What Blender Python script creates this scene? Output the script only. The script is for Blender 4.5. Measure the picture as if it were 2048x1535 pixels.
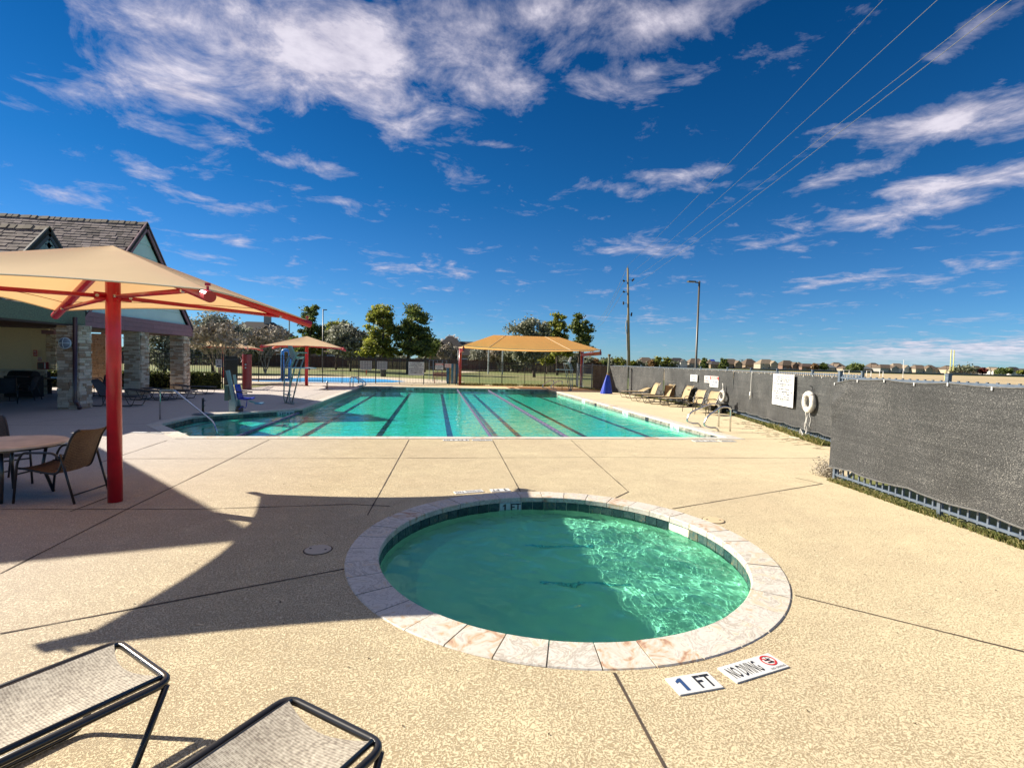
import bpy, math, random
import numpy as np
from mathutils import Vector, Matrix
from mathutils.geometry import delaunay_2d_cdt
random.seed(7); rng = np.random.default_rng(7)
for o in list(bpy.data.objects): bpy.data.objects.remove(o)
SC = bpy.context.scene; COL = SC.collection
R = math.radians

# ------------------------------------------------------------------ camera
FPX = 1005.3; YAW, PITCH, ROLL = 0.152764, -0.0455394, 0.0252149; CZ = 1.9
cf = Vector((math.sin(YAW)*math.cos(PITCH), math.cos(YAW)*math.cos(PITCH), math.sin(PITCH)))
r0 = Vector((math.cos(YAW), -math.sin(YAW), 0)); u0 = r0.cross(cf)
cr = math.cos(ROLL)*r0 + math.sin(ROLL)*u0; cu = math.cos(ROLL)*u0 - math.sin(ROLL)*r0
cam = bpy.data.objects.new('camera', bpy.data.cameras.new('camera')); COL.objects.link(cam)
M = Matrix((cr, cu, -cf)).transposed().to_4x4(); M.translation = (0, 0, CZ); cam.matrix_world = M
cam.data.sensor_width = 36; cam.data.lens = 36*FPX/2048; cam.data.clip_end = 4000; cam.data.clip_start = 0.05
SC.camera = cam
SC.render.resolution_x, SC.render.resolution_y = 1024, 767
def ray(px, py): return cf + ((px-1024)/FPX)*cr - ((py-767.5)/FPX)*cu
def G(px, py, z=0.0):                     # where the ray of a photo point meets a level plane
    d = ray(px, py); t = (z-CZ)/d.z; p = Vector((0, 0, CZ)) + d*t; p.z = z; return p
def PD(px, py, depth): return Vector((0, 0, CZ)) + ray(px, py)*depth
def PY(px, py, y): d = ray(px, py); return Vector((0, 0, CZ)) + d*(y/d.y)

# ------------------------------------------------------------------ light
SUN = Vector((-1.405, 0.64, 1.0)).normalized()
sl = bpy.data.lights.new('sun', 'SUN'); sl.energy = 4.7; sl.angle = R(0.5); sl.color = (1.0, 0.91, 0.77)
so = bpy.data.objects.new('sun', sl); COL.objects.link(so); so.rotation_euler = (-SUN).to_track_quat('-Z', 'Y').to_euler()
SC.view_settings.view_transform = 'Standard'; SC.view_settings.look = 'None'
SC.view_settings.exposure = 1.22; SC.view_settings.gamma = 1.0; SC.view_settings.use_curve_mapping = False

W = bpy.data.worlds.new('World'); SC.world = W; W.use_nodes = True
nt = W.node_tree; nt.nodes.clear()
class NT:
    def __init__(s, tree): s.t = tree
    def n(s, typ, ins=None, **kw):
        nd = s.t.nodes.new(typ)
        for k, v in kw.items(): setattr(nd, k, v)
        for k, v in (ins or {}).items():
            if hasattr(v, 'is_output'): s.t.links.new(v, nd.inputs[k])
            else: nd.inputs[k].default_value = v
        return nd
    def m(s, op, a, b=None, c=None, clamp=False):
        ins = {0: a}
        if b is not None: ins[1] = b
        if c is not None: ins[2] = c
        return s.n('ShaderNodeMath', ins, operation=op, use_clamp=clamp).outputs[0]
    def ramp(s, fac, stops, interp='LINEAR'):
        nd = s.n('ShaderNodeValToRGB', {0: fac}); cr_ = nd.color_ramp; cr_.interpolation = interp
        while len(cr_.elements) > 1: cr_.elements.remove(cr_.elements[-1])
        for i, (p, c) in enumerate(stops):
            e = cr_.elements[0] if i == 0 else cr_.elements.new(p)
            e.position = p; e.color = (*c, 1) if len(c) == 3 else c
        return nd.outputs[0]
    def mix(s, fac, a, b, bt='MIX'):
        nd = s.n('ShaderNodeMix', data_type='RGBA', blend_type=bt)
        for sock, v in ((nd.inputs[0], fac), (nd.inputs[6], a), (nd.inputs[7], b)):
            if hasattr(v, 'is_output'): s.t.links.new(v, sock)
            else: sock.default_value = (*v, 1) if hasattr(v, '__len__') and len(v) == 3 else v
        return nd.outputs[2]
w = NT(nt)
sky = w.n('ShaderNodeTexSky', sky_type='NISHITA', sun_disc=False, sun_elevation=math.asin(SUN.z),
          sun_rotation=math.atan2(SUN.x, SUN.y), altitude=0, air_density=1.0, dust_density=0.0, ozone_density=6.0)
tc = w.n('ShaderNodeTexCoord').outputs['Generated']
sep = w.n('ShaderNodeSeparateXYZ', {0: tc}); X, Y, Z = sep.outputs
el = w.m('ARCSINE', Z); az = w.m('ARCTAN2', X, Y)
def ae(px, py):
    d = ray(px, py).normalized(); return math.atan2(d.x, d.y), math.asin(d.z)
def blob(px, py, w_, h_, tilt=0, amp=1.0):
    a, e = ae(px, py); sa = (w_/FPX)*math.cos(e)**0 * (1/(1+((px-1024)/FPX)**2)); se = h_/FPX/(1+((py-767)/FPX)**2)
    da = w.m('SUBTRACT', az, a); de = w.m('SUBTRACT', el, e)
    t = math.tan(R(tilt)); de2 = w.m('MULTIPLY_ADD', da, -t, de)
    qa = w.m('POWER', w.m('ABSOLUTE', w.m('DIVIDE', da, sa)), 2.0); qe = w.m('POWER', w.m('ABSOLUTE', w.m('DIVIDE', de2, se)), 2.0)
    return w.m('MULTIPLY', w.m('EXPONENT', w.m('MULTIPLY', w.m('ADD', qa, qe), -0.9)), amp)
blobs = [(640, 95, 350, 100, 4, 1.45), (330, 150, 190, 105, 0, .95), (790, 225, 110, 60, 0, .75), (960, 150, 130, 70, 0, .8), (1330, 40, 260, 45, 4, .95),
         (1230, 170, 130, 45, 0, .7), (1100, 30, 150, 60, 0, .9), (1930, 238, 200, 32, -3, 1.05), (1950, 355, 260, 22, 2, .85), (1720, 340, 130, 22, 0, .55), (1800, 425, 260, 26, 5, .9),
         (590, 325, 90, 16, 0, .6), (430, 405, 130, 18, 0, .62), (110, 392, 90, 12, 0, .6), (470, 478, 70, 8, 0, .65), (1400, 345, 140, 14, 0, .6),
         (1210, 375, 80, 14, 0, .5), (990, 290, 60, 8, 0, .55), (1070, 330, 50, 12, 0, .45), (870, 545, 140, 20, 3, .5), (1300, 500, 90, 12, 0, .5), (1700, 560, 180, 10, 3, .7),
         (1960, 530, 90, 12, 0, .6), (1850, 712, 330, 22, 4, 1.5), (1560, 712, 160, 8, 4, .8), (1300, 640, 120, 8, 0, .5), (560, 560, 90, 9, 0, .6), (1240, 480, 110, 10, 0, .6), (200, 530, 90, 10, 0, .5), (1960, 640, 160, 7, 4, .5), (1560, 580, 90, 7, 4, .4), (1890, 100, 130, 25, 22, .55),
         (1440, 370, 60, 10, 0, .5), (660, 400, 60, 10, 0, .45), (1340, 140, 80, 14, 0, .4)]
msk = None
for b in blobs:
    v = blob(*b); msk = v if msk is None else w.m('MAXIMUM', w.m('MULTIPLY_ADD', v, 0.25, msk), v)
msk = w.m('MAXIMUM', msk, w.m('MULTIPLY', w.m('SUBTRACT', Z, 0.58), 3.2, clamp=True))   # top-edge cloud extended overhead, added out of view to brighten the shade
zz = w.m('MAXIMUM', w.m('ADD', Z, 0.10), 0.03)
uv = w.n('ShaderNodeCombineXYZ', {0: w.m('DIVIDE', X, zz), 1: w.m('DIVIDE', Y, zz), 2: 0.0}).outputs[0]
n1 = w.n('ShaderNodeTexNoise', {'Vector': uv, 'Scale': 3.7, 'Detail': 11.0, 'Roughness': 0.66, 'Distortion': 0.45}).outputs[0]
n2 = w.n('ShaderNodeTexNoise', {'Vector': uv, 'Scale': 1.1, 'Detail': 3.0, 'Roughness': 0.5}).outputs[0]
n3 = w.n('ShaderNodeTexNoise', {'Vector': uv, 'Scale': 9.0, 'Detail': 6.0, 'Roughness': 0.6}).outputs[0]
dens = w.m('ADD', w.m('MULTIPLY', n1, 1.0), w.m('MULTIPLY', w.m('SUBTRACT', n2, 0.5), 0.25))
dens = w.m('ADD', dens, w.m('MULTIPLY', w.m('SUBTRACT', n3, .5), 0.24))
dens = w.m('SUBTRACT', w.m('MULTIPLY_ADD', msk, 0.285, dens), 0.572)
above = w.m('MULTIPLY', w.m('MAXIMUM', Z, 0.0), 25.0, clamp=True)
cov = w.m('MULTIPLY', w.ramp(w.m('MULTIPLY', dens, 3.3, clamp=True), [(0, (0, 0, 0)), (.35, (.26, .26, .26)), (.8, (.68, .68, .68)), (1, (.88, .88, .88))]), above)
shade = w.ramp(w.m('MULTIPLY_ADD', n3, 1.2, w.m('MULTIPLY_ADD', dens, 1.6, -0.35), clamp=True), [(0, (2.4, 2.4, 3.1)), (.5, (3.5, 3.3, 3.9)), (1, (4.8, 4.5, 5.0))])
hs = w.n('ShaderNodeHueSaturation', {'Hue': 0.5, 'Saturation': 1.03, 'Value': 1.0, 'Color': w.mix(1.0, sky.outputs[0], w.ramp(w.m('MAXIMUM', Z, 0.0), [(0, (.30, .47, .66)), (.12, (.22, .39, .55)), (.30, (.11, .32, .47)), (.55, (.06, .24, .38))]), 'MULTIPLY')}).outputs[0]
skc = w.mix(cov, hs, shade)
bg = w.n('ShaderNodeBackground', {0: skc, 1: 0.082})
w.n('ShaderNodeOutputWorld', {0: bg.outputs[0]})

# ------------------------------------------------------------------ materials
MATS = {}
def lin(c):
    return tuple(((v/255+.055)/1.055)**2.4 if v/255 > .04045 else v/255/12.92 for v in c)
def mat(name, col, rough=.6, metal=0, noise=None, bump=None, var=0, transl=0, coat=0, spec=None, col2=None, coords='Object', alpha=None, tcol=None):
    if name in MATS: return MATS[name]
    m = bpy.data.materials.new(name); m.use_nodes = True; MATS[name] = m
    t = NT(m.node_tree); P = m.node_tree.nodes['Principled BSDF']; out = m.node_tree.nodes['Material Output']
    P.inputs['Roughness'].default_value = rough; P.inputs['Metallic'].default_value = metal
    if coat: P.inputs['Coat Weight'].default_value = coat; P.inputs['Coat Roughness'].default_value = .15
    if spec is not None: P.inputs['Specular IOR Level'].default_value = spec
    c = (*col, 1); cs = None
    tcn = t.n('ShaderNodeTexCoord').outputs[coords]
    if noise:
        sc_, amt = noise[:2]
        vec = tcn
        if len(noise) > 2: vec = t.n('ShaderNodeMapping', {0: tcn, 3: noise[2]}).outputs[0]
        nz = t.n('ShaderNodeTexNoise', {'Vector': vec, 'Scale': sc_, 'Detail': 5.0, 'Roughness': .6}).outputs[0]
        lo = tuple(v*(1-amt) for v in col) if col2 is None else col2
        hi = tuple(min(1, v*(1+amt)) for v in col) if col2 is None else col
        cs = t.ramp(nz, [(.3, lo), (.7, hi)])
    if var:
        rnd = t.n('ShaderNodeObjectInfo').outputs['Random']
        f = t.m('MULTIPLY_ADD', rnd, 2*var, 1-var)
        vm = t.n('ShaderNodeVectorMath', {0: cs if cs else c[:3], 1: t.n('ShaderNodeCombineXYZ', {0: f, 1: f, 2: f}).outputs[0]}, operation='MULTIPLY')
        cs = vm.outputs[0]
    if cs: t.t.links.new(cs, P.inputs['Base Color'])
    else: P.inputs['Base Color'].default_value = c
    if bump:
        bn = t.n('ShaderNodeTexNoise', {'Vector': tcn, 'Scale': bump[0], 'Detail': 4.0}).outputs[0]
        b = t.n('ShaderNodeBump', {'Height': bn, 'Strength': bump[1], 'Distance': bump[2] if len(bump) > 2 else .01}).outputs[0]
        t.t.links.new(b, P.inputs['Normal'])
    if transl:
        tl = t.n('ShaderNodeBsdfTranslucent', {0: (*tcol, 1) if tcol else (cs if cs else c)}); mx = t.n('ShaderNodeMixShader', {0: transl, 1: P.outputs[0], 2: tl.outputs[0]})
        t.t.links.new(mx.outputs[0], out.inputs[0])
    m['t'] = 0
    return m

def deck_mat():
    m = bpy.data.materials.new('textured_deck'); m.use_nodes = True; t = NT(m.node_tree); P = m.node_tree.nodes['Principled BSDF']
    tcn = t.n('ShaderNodeTexCoord').outputs['Object']
    base = (.67, .575, .36); dark = (.225, .155, .075)
    dist = t.n('ShaderNodeTexNoise', {'Vector': tcn, 'Scale': 9.0, 'Detail': 2.0}).outputs[1]
    v2 = t.n('ShaderNodeVectorMath', {0: tcn, 1: t.n('ShaderNodeVectorMath', {0: dist, 1: (.10, .10, .0)}, operation='MULTIPLY').outputs[0]}, operation='ADD').outputs[0]
    mp = t.n('ShaderNodeMapping', {0: v2, 3: (1.0, 1.0, 1.0)}).outputs[0]
    nA = t.n('ShaderNodeTexNoise', {'Vector': mp, 'Scale': 84.0, 'Detail': 4.0, 'Roughness': .66, 'Distortion': .5}).outputs[0]
    nB = t.n('ShaderNodeTexNoise', {'Vector': tcn, 'Scale': 110.0, 'Detail': 2.0}).outputs[0]
    big = t.n('ShaderNodeTexNoise', {'Vector': tcn, 'Scale': .55, 'Detail': 4.0, 'Roughness': .6}).outputs[0]
    mid = t.n('ShaderNodeTexNoise', {'Vector': tcn, 'Scale': 3.0, 'Detail': 4.0, 'Roughness': .6}).outputs[0]
    # flecks thin out towards the open east side of the deck
    sx = t.n('ShaderNodeSeparateXYZ', {0: tcn}).outputs
    thr = t.m('MULTIPLY_ADD', sx[0], -0.0085, t.m('MULTIPLY_ADD', mid, .16, .412))
    thr = t.m('MAXIMUM', thr, .40)
    fl = t.m('MULTIPLY', t.m('SUBTRACT', thr, nA), 30.0, clamp=True)
    fine = t.m('MULTIPLY', t.m('SUBTRACT', .40, nB), 14.0, clamp=True)
    fl2 = t.m('MAXIMUM', t.m('MULTIPLY', fl, .68), t.m('MULTIPLY', fine, .55))
    bcol = t.mix(t.m('MULTIPLY', t.m('SUBTRACT', big, .35), 2.2, clamp=True), (.57, .47, .30), base)
    bcol = t.mix(t.m('MULTIPLY', t.m('SUBTRACT', mid, .45), 1.4, clamp=True), bcol, (.73, .635, .42))
    # greyer deck tone towards the building, lightened in colour to lift its shade
    shade_lift = t.m('MULTIPLY', t.m('SUBTRACT', -1.5, sx[0]), .22, clamp=True)
    bcol = t.mix(t.m('MULTIPLY', shade_lift, .75), bcol, (.60, .56, .54)); dk = t.mix(shade_lift, dark, (.33, .29, .27))
    colr = t.mix(fl2, bcol, dk)
    st = t.n('ShaderNodeTexNoise', {'Vector': t.n('ShaderNodeMapping', {0: tcn, 3: (.35, 3.2, 1)}).outputs[0], 'Scale': 1.1, 'Detail': 6.0, 'Roughness': .7}).outputs[0]
    colr = t.mix(t.m('MULTIPLY', t.m('SUBTRACT', st, .56), 2.6, clamp=True), colr, t.mix(.5, colr, (.25, .19, .13)))
    s2 = t.n('ShaderNodeTexNoise', {'Vector': tcn, 'Scale': 1.7, 'Detail': 7.0, 'Roughness': .72, 'Distortion': .8}).outputs[0]
    colr = t.mix(t.m('MULTIPLY', t.m('SUBTRACT', s2, .60), 4.0, clamp=True), colr, t.mix(.38, colr, (.30, .22, .14)))
    colr = t.mix(t.m('MULTIPLY', t.m('SUBTRACT', .36, s2), 4.0, clamp=True), colr, t.mix(.35, colr, (.80, .70, .54)))
    t.t.links.new(colr, P.inputs['Base Color']); P.inputs['Roughness'].default_value = .8
    h = t.m('SUBTRACT', 1.0, fl2)
    t.t.links.new(t.n('ShaderNodeBump', {'Height': h, 'Strength': .85, 'Distance': .006}).outputs[0], P.inputs['Normal'])
    return m
def stone_mat(name, cols, scale=6.0, rough=.55, bump=.3, dirt=True):
    m = bpy.data.materials.new(name); m.use_nodes = True; t = NT(m.node_tree); P = m.node_tree.nodes['Principled BSDF']
    tcn = t.n('ShaderNodeTexCoord').outputs['Object']; rnd = t.n('ShaderNodeObjectInfo').outputs['Random']
    loc = t.n('ShaderNodeObjectInfo').outputs['Location']
    off = t.n('ShaderNodeVectorMath', {0: tcn, 1: t.n('ShaderNodeCombineXYZ', {0: t.m('MULTIPLY', rnd, 37.0), 1: t.m('MULTIPLY', rnd, 91.0), 2: 0.0}).outputs[0]}, operation='ADD').outputs[0]
    nA = t.n('ShaderNodeTexNoise', {'Vector': off, 'Scale': scale, 'Detail': 7.0, 'Roughness': .65, 'Distortion': 1.6}).outputs[0]
    k = t.m('ADD', t.m('MULTIPLY', nA, .62), t.m('MULTIPLY', t.m('SUBTRACT', rnd, .5), .28))
    colr = t.ramp(k, cols)
    t.t.links.new(colr, P.inputs['Base Color']); P.inputs['Roughness'].default_value = rough
    t.t.links.new(t.n('ShaderNodeBump', {'Height': nA, 'Strength': bump, 'Distance': .01}).outputs[0], P.inputs['Normal'])
    return m
def water_mat(name, tint, ripple=6.0, bstr=.12, caust=9.0, cst=.6, frmul=1.0, cmax=1.6, stretch=(1, 1, 1), cwid=.3, cdist=.35):
    m = bpy.data.materials.new(name); m.use_nodes = True; t = NT(m.node_tree); m.node_tree.nodes.clear()
    tcn = t.n('ShaderNodeTexCoord').outputs['Object']
    mp = t.n('ShaderNodeMapping', {0: tcn, 3: stretch}).outputs[0]
    n1_ = t.n('ShaderNodeTexNoise', {'Vector': mp, 'Scale': ripple, 'Detail': 3.0, 'Roughness': .5, 'Distortion': .6}).outputs[0]
    n2_ = t.n('ShaderNodeTexNoise', {'Vector': mp, 'Scale': ripple*.22, 'Detail': 2.0}).outputs[0]
    bp = t.n('ShaderNodeBump', {'Height': t.m('ADD', n1_, t.m('MULTIPLY', n2_, 2.0)), 'Strength': bstr, 'Distance': .05}).outputs[0]
    # caustic light painted into the surface tint: bright lines along Voronoi cell edges
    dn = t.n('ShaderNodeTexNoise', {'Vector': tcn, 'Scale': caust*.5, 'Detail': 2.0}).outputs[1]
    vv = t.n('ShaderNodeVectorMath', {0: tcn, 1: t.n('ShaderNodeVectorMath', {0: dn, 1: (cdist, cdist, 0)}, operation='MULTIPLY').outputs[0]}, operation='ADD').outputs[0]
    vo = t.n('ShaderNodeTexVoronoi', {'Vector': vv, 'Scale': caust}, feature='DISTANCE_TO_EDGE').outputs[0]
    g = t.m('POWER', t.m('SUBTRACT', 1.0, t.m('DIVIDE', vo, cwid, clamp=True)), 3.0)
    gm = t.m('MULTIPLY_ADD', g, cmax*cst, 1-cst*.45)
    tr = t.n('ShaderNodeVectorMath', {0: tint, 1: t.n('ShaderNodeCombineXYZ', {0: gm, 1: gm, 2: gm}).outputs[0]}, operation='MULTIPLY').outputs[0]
    T = t.n('ShaderNodeBsdfTransparent', {0: tr}); GL = t.n('ShaderNodeBsdfGlossy', {'Color': (1, 1, 1, 1), 'Roughness': .02, 'Normal': bp})
    dt_ = t.n('ShaderNodeVectorMath', {0: bp, 1: t.n('ShaderNodeNewGeometry').outputs['Incoming']}, operation='DOT_PRODUCT').outputs['Value']
    sch = t.m('MULTIPLY_ADD', t.m('POWER', t.m('SUBTRACT', 1.0, t.m('ABSOLUTE', dt_), clamp=True), 5.0), .98, .02)
    fr = t.m('MULTIPLY', sch, frmul, clamp=True)
    mx = t.n('ShaderNodeMixShader', {0: fr, 1: T.outputs[0], 2: GL.outputs[0]})
    t.n('ShaderNodeOutputMaterial', {0: mx.outputs[0]})
    return m

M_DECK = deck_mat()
M_TRAV = stone_mat('travertine', [(.05, (.20, .11, .07)), (.12, (.38, .22, .15)), (.165, (.50, .38, .25)), (.20, (.52, .47, .39)), (.26, (.60, .56, .49)), (.285, (.40, .36, .31)), (.31, (.62, .58, .51)), (.36, (.50, .47, .41)), (.385, (.36, .31, .25)), (.41, (.60, .57, .50)), (.47, (.52, .42, .29)), (.54, (.58, .56, .50))], 5.5, .6, .35)
M_LEDGE = stone_mat('ledge_stone', [(.12, (.24, .14, .08)), (.20, (.52, .33, .19)), (.27, (.36, .26, .19)), (.34, (.70, .55, .38)), (.42, (.74, .64, .50)), (.47, (.50, .38, .27)), (.54, (.70, .44, .20))], 7, .8, .6)
M_TILE = stone_mat('slate_tile', [(.1, (.012, .03, .035)), (.28, (.03, .07, .07)), (.38, (.07, .12, .11)), (.5, (.22, .18, .10)), (.6, (.10, .07, .05))], 16, .25, .2)
M_GROUT = mat('grout', (.30, .27, .22), .9)
M_JOINT = mat('joint_filler', (.07, .05, .035), .9, noise=(4, .5))
M_RED = mat('red_powder_coat', (.50, .004, .018), .34, coat=.3, noise=(5, .2), bump=(7, .08, .01))
M_REDD = mat('dark_red_powder_coat', (.23, .015, .018), .35, coat=.4, noise=(3, .15))
M_CANVAS = mat('shade_canvas', (.78, .63, .41), .9, transl=.5, noise=(1.5, .06), bump=(260, .25, .002), spec=.2, tcol=(.68, .42, .19))
M_CANVAS2 = mat('deep_tan_canvas', (.62, .37, .13), .9, transl=.5, noise=(1.5, .06), spec=.2, tcol=(.95, .50, .16))
M_BLACKM = mat('black_metal', (.012, .013, .015), .35, coat=.3)
M_CHAIRM = mat('dark_chair_tube', (.03, .028, .026), .3, metal=.3, coat=.5)
M_GREYB = mat('blue_grey_fence_metal', (.11, .14, .18), .4, coat=.2, noise=(8, .25))
M_STEEL = mat('stainless_steel', (.62, .62, .62), .22, metal=1)
M_WHITEP = mat('white_plastic', (.75, .74, .70), .5, noise=(6, .08))
M_BOARD = mat('sign_white', (.60, .60, .58), .5)
M_INK = mat('sign_black_ink', (.012, .014, .02), .6)
M_INKRED = mat('sign_red_ink', (.5, .02, .02), .6)
M_INKBLUE = mat('sign_blue_ink', (.02, .06, .17), .6)
M_WOODP = mat('wood_pole', (.12, .085, .045), .9, noise=(3, .35, (6, 6, .5)))
M_BARK = mat('bark', (.075, .058, .045), .95, noise=(4, .3))
M_BARKG = mat('grey_bark', (.30, .27, .22), .95, noise=(4, .25))
M_TRIM = mat('plum_painted_board', (.27, .135, .155), .6, noise=(5, .1), var=.08)
M_SIDING = mat('teal_siding', (.56, .72, .69), .6, noise=(2, .05), var=.05)
M_STUCCO = mat('beige_stucco', (.78, .64, .38), .9, noise=(30, .08), bump=(90, .4, .004))
M_CAPST = mat('cream_cap_stone', (.58, .50, .36), .8, noise=(8, .12))
M_BEAMG = mat('weathered_green_beam', (.15, .18, .12), .8, noise=(5, .35, (.4, 6, 6)))
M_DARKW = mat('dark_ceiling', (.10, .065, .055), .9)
M_SHING = mat('roof_shingle', (.20, .16, .14), .92, noise=(9, .25), var=.55)
M_SHING2 = mat('roof_underlay', (.03, .026, .024), .95)
M_LEAD = mat('downspout_brown', (.055, .018, .020), .35, coat=.4)
M_LAWN = None

def lawn_mat():
    m = bpy.data.materials.new('winter_lawn'); m.use_nodes = True; t = NT(m.node_tree); P = m.node_tree.nodes['Principled BSDF']
    tcn = t.n('ShaderNodeTexCoord').outputs['Object']
    a = t.n('ShaderNodeTexNoise', {'Vector': tcn, 'Scale': .06, 'Detail': 5.0, 'Roughness': .65}).outputs[0]
    b = t.n('ShaderNodeTexNoise', {'Vector': tcn, 'Scale': 2.5, 'Detail': 6.0, 'Roughness': .7}).outputs[0]
    c1 = t.ramp(a, [(.38, (.30, .25, .115)), (.5, (.20, .22, .055)), (.62, (.14, .19, .04))])
    c2 = t.mix(t.m('MULTIPLY', t.m('SUBTRACT', b, .42), 3, clamp=True), t.mix(.5, c1, (.06, .07, .02)), c1)
    t.t.links.new(c2, P.inputs['Base Color']); P.inputs['Roughness'].default_value = .95
    t.t.links.new(t.n('ShaderNodeBump', {'Height': b, 'Strength': .6, 'Distance': .05}).outputs[0], P.inputs['Normal'])
    return m
M_LAWN = lawn_mat()
def screen_mat():
    m = bpy.data.materials.new('woven_screen'); m.use_nodes = True; t = NT(m.node_tree); P = m.node_tree.nodes['Principled BSDF']
    tcn = t.n('ShaderNodeTexCoord').outputs['Object']
    a = t.n('ShaderNodeTexNoise', {'Vector': t.n('ShaderNodeMapping', {0: tcn, 3: (1, 1, 1.4)}).outputs[0], 'Scale': 70.0, 'Detail': 3.0, 'Roughness': .8}).outputs[0]
    c = t.n('ShaderNodeTexNoise', {'Vector': tcn, 'Scale': 1.4, 'Detail': 4.0}).outputs[0]
    wv = t.n('ShaderNodeTexNoise', {'Vector': t.n('ShaderNodeMapping', {0: tcn, 3: (.5, .5, 14)}).outputs[0], 'Scale': 1.6, 'Detail': 4.0}).outputs[0]
    f = t.m('MULTIPLY_ADD', c, .18, t.m('MULTIPLY_ADD', wv, .12, a))
    col = t.ramp(f, [(.48, (.010, .010, .010)), (.62, (.022, .023, .023)), (.72, (.058, .060, .059)), (.79, (.17, .165, .155)), (.9, (.40, .38, .33))])
    t.t.links.new(col, P.inputs['Base Color']); P.inputs['Roughness'].default_value = .7
    t.t.links.new(t.n('ShaderNodeBump', {'Height': a, 'Strength': .4, 'Distance': .003}).outputs[0], P.inputs['Normal'])
    return m
M_SCREEN = screen_mat()
def sling_mat(name, c1, c2, sc=1.0, transl=.12):
    m = bpy.data.materials.new(name); m.use_nodes = True; t = NT(m.node_tree); P = m.node_tree.nodes['Principled BSDF']; out = m.node_tree.nodes['Material Output']
    tcn = t.n('ShaderNodeTexCoord').outputs['Object']
    def stripes(s, r): return t.n('ShaderNodeTexWave', {'Vector': t.n('ShaderNodeMapping', {0: tcn, 3: s}).outputs[0], 'Scale': 1.0, 'Distortion': 2.2, 'Detail': 2.0}, bands_direction=r).outputs[0]
    a = stripes((28*sc, 28*sc, 28*sc), 'X'); b = stripes((40*sc, 40*sc, 40*sc), 'Y')
    n_ = t.n('ShaderNodeTexNoise', {'Vector': tcn, 'Scale': 60.0*sc, 'Detail': 4.0, 'Roughness': .7}).outputs[0]
    n4 = t.n('ShaderNodeTexNoise', {'Vector': tcn, 'Scale': 5.0, 'Detail': 4.0}).outputs[0]
    f = t.m('ADD', t.m('MULTIPLY', t.m('ADD', a, b), .11), t.m('ADD', t.m('MULTIPLY', n_, .75), t.m('MULTIPLY', n4, .30)))
    col = t.ramp(f, [(.48, c2), (.78, c1)])
    t.t.links.new(col, P.inputs['Base Color']); P.inputs['Roughness'].default_value = .75
    t.t.links.new(t.n('ShaderNodeBump', {'Height': f, 'Strength': .5, 'Distance': .003}).outputs[0], P.inputs['Normal'])
    tl = t.n('ShaderNodeBsdfTranslucent', {0: col}); mx = t.n('ShaderNodeMixShader', {0: transl, 1: P.outputs[0], 2: tl.outputs[0]})
    t.t.links.new(mx.outputs[0], out.inputs[0])
    return m
M_SLING = sling_mat('woven_sling_grey', (.55, .50, .40), (.16, .13, .10))
M_SLINGT = sling_mat('woven_sling_tan', (.55, .42, .23), (.32, .24, .13), transl=.2)
M_SLINGB = sling_mat('woven_sling_brown', (.24, .15, .075), (.09, .05, .03), transl=.3)
M_SLINGD = sling_mat('woven_sling_charcoal', (.05, .055, .06), (.02, .022, .025), transl=.05)

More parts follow.
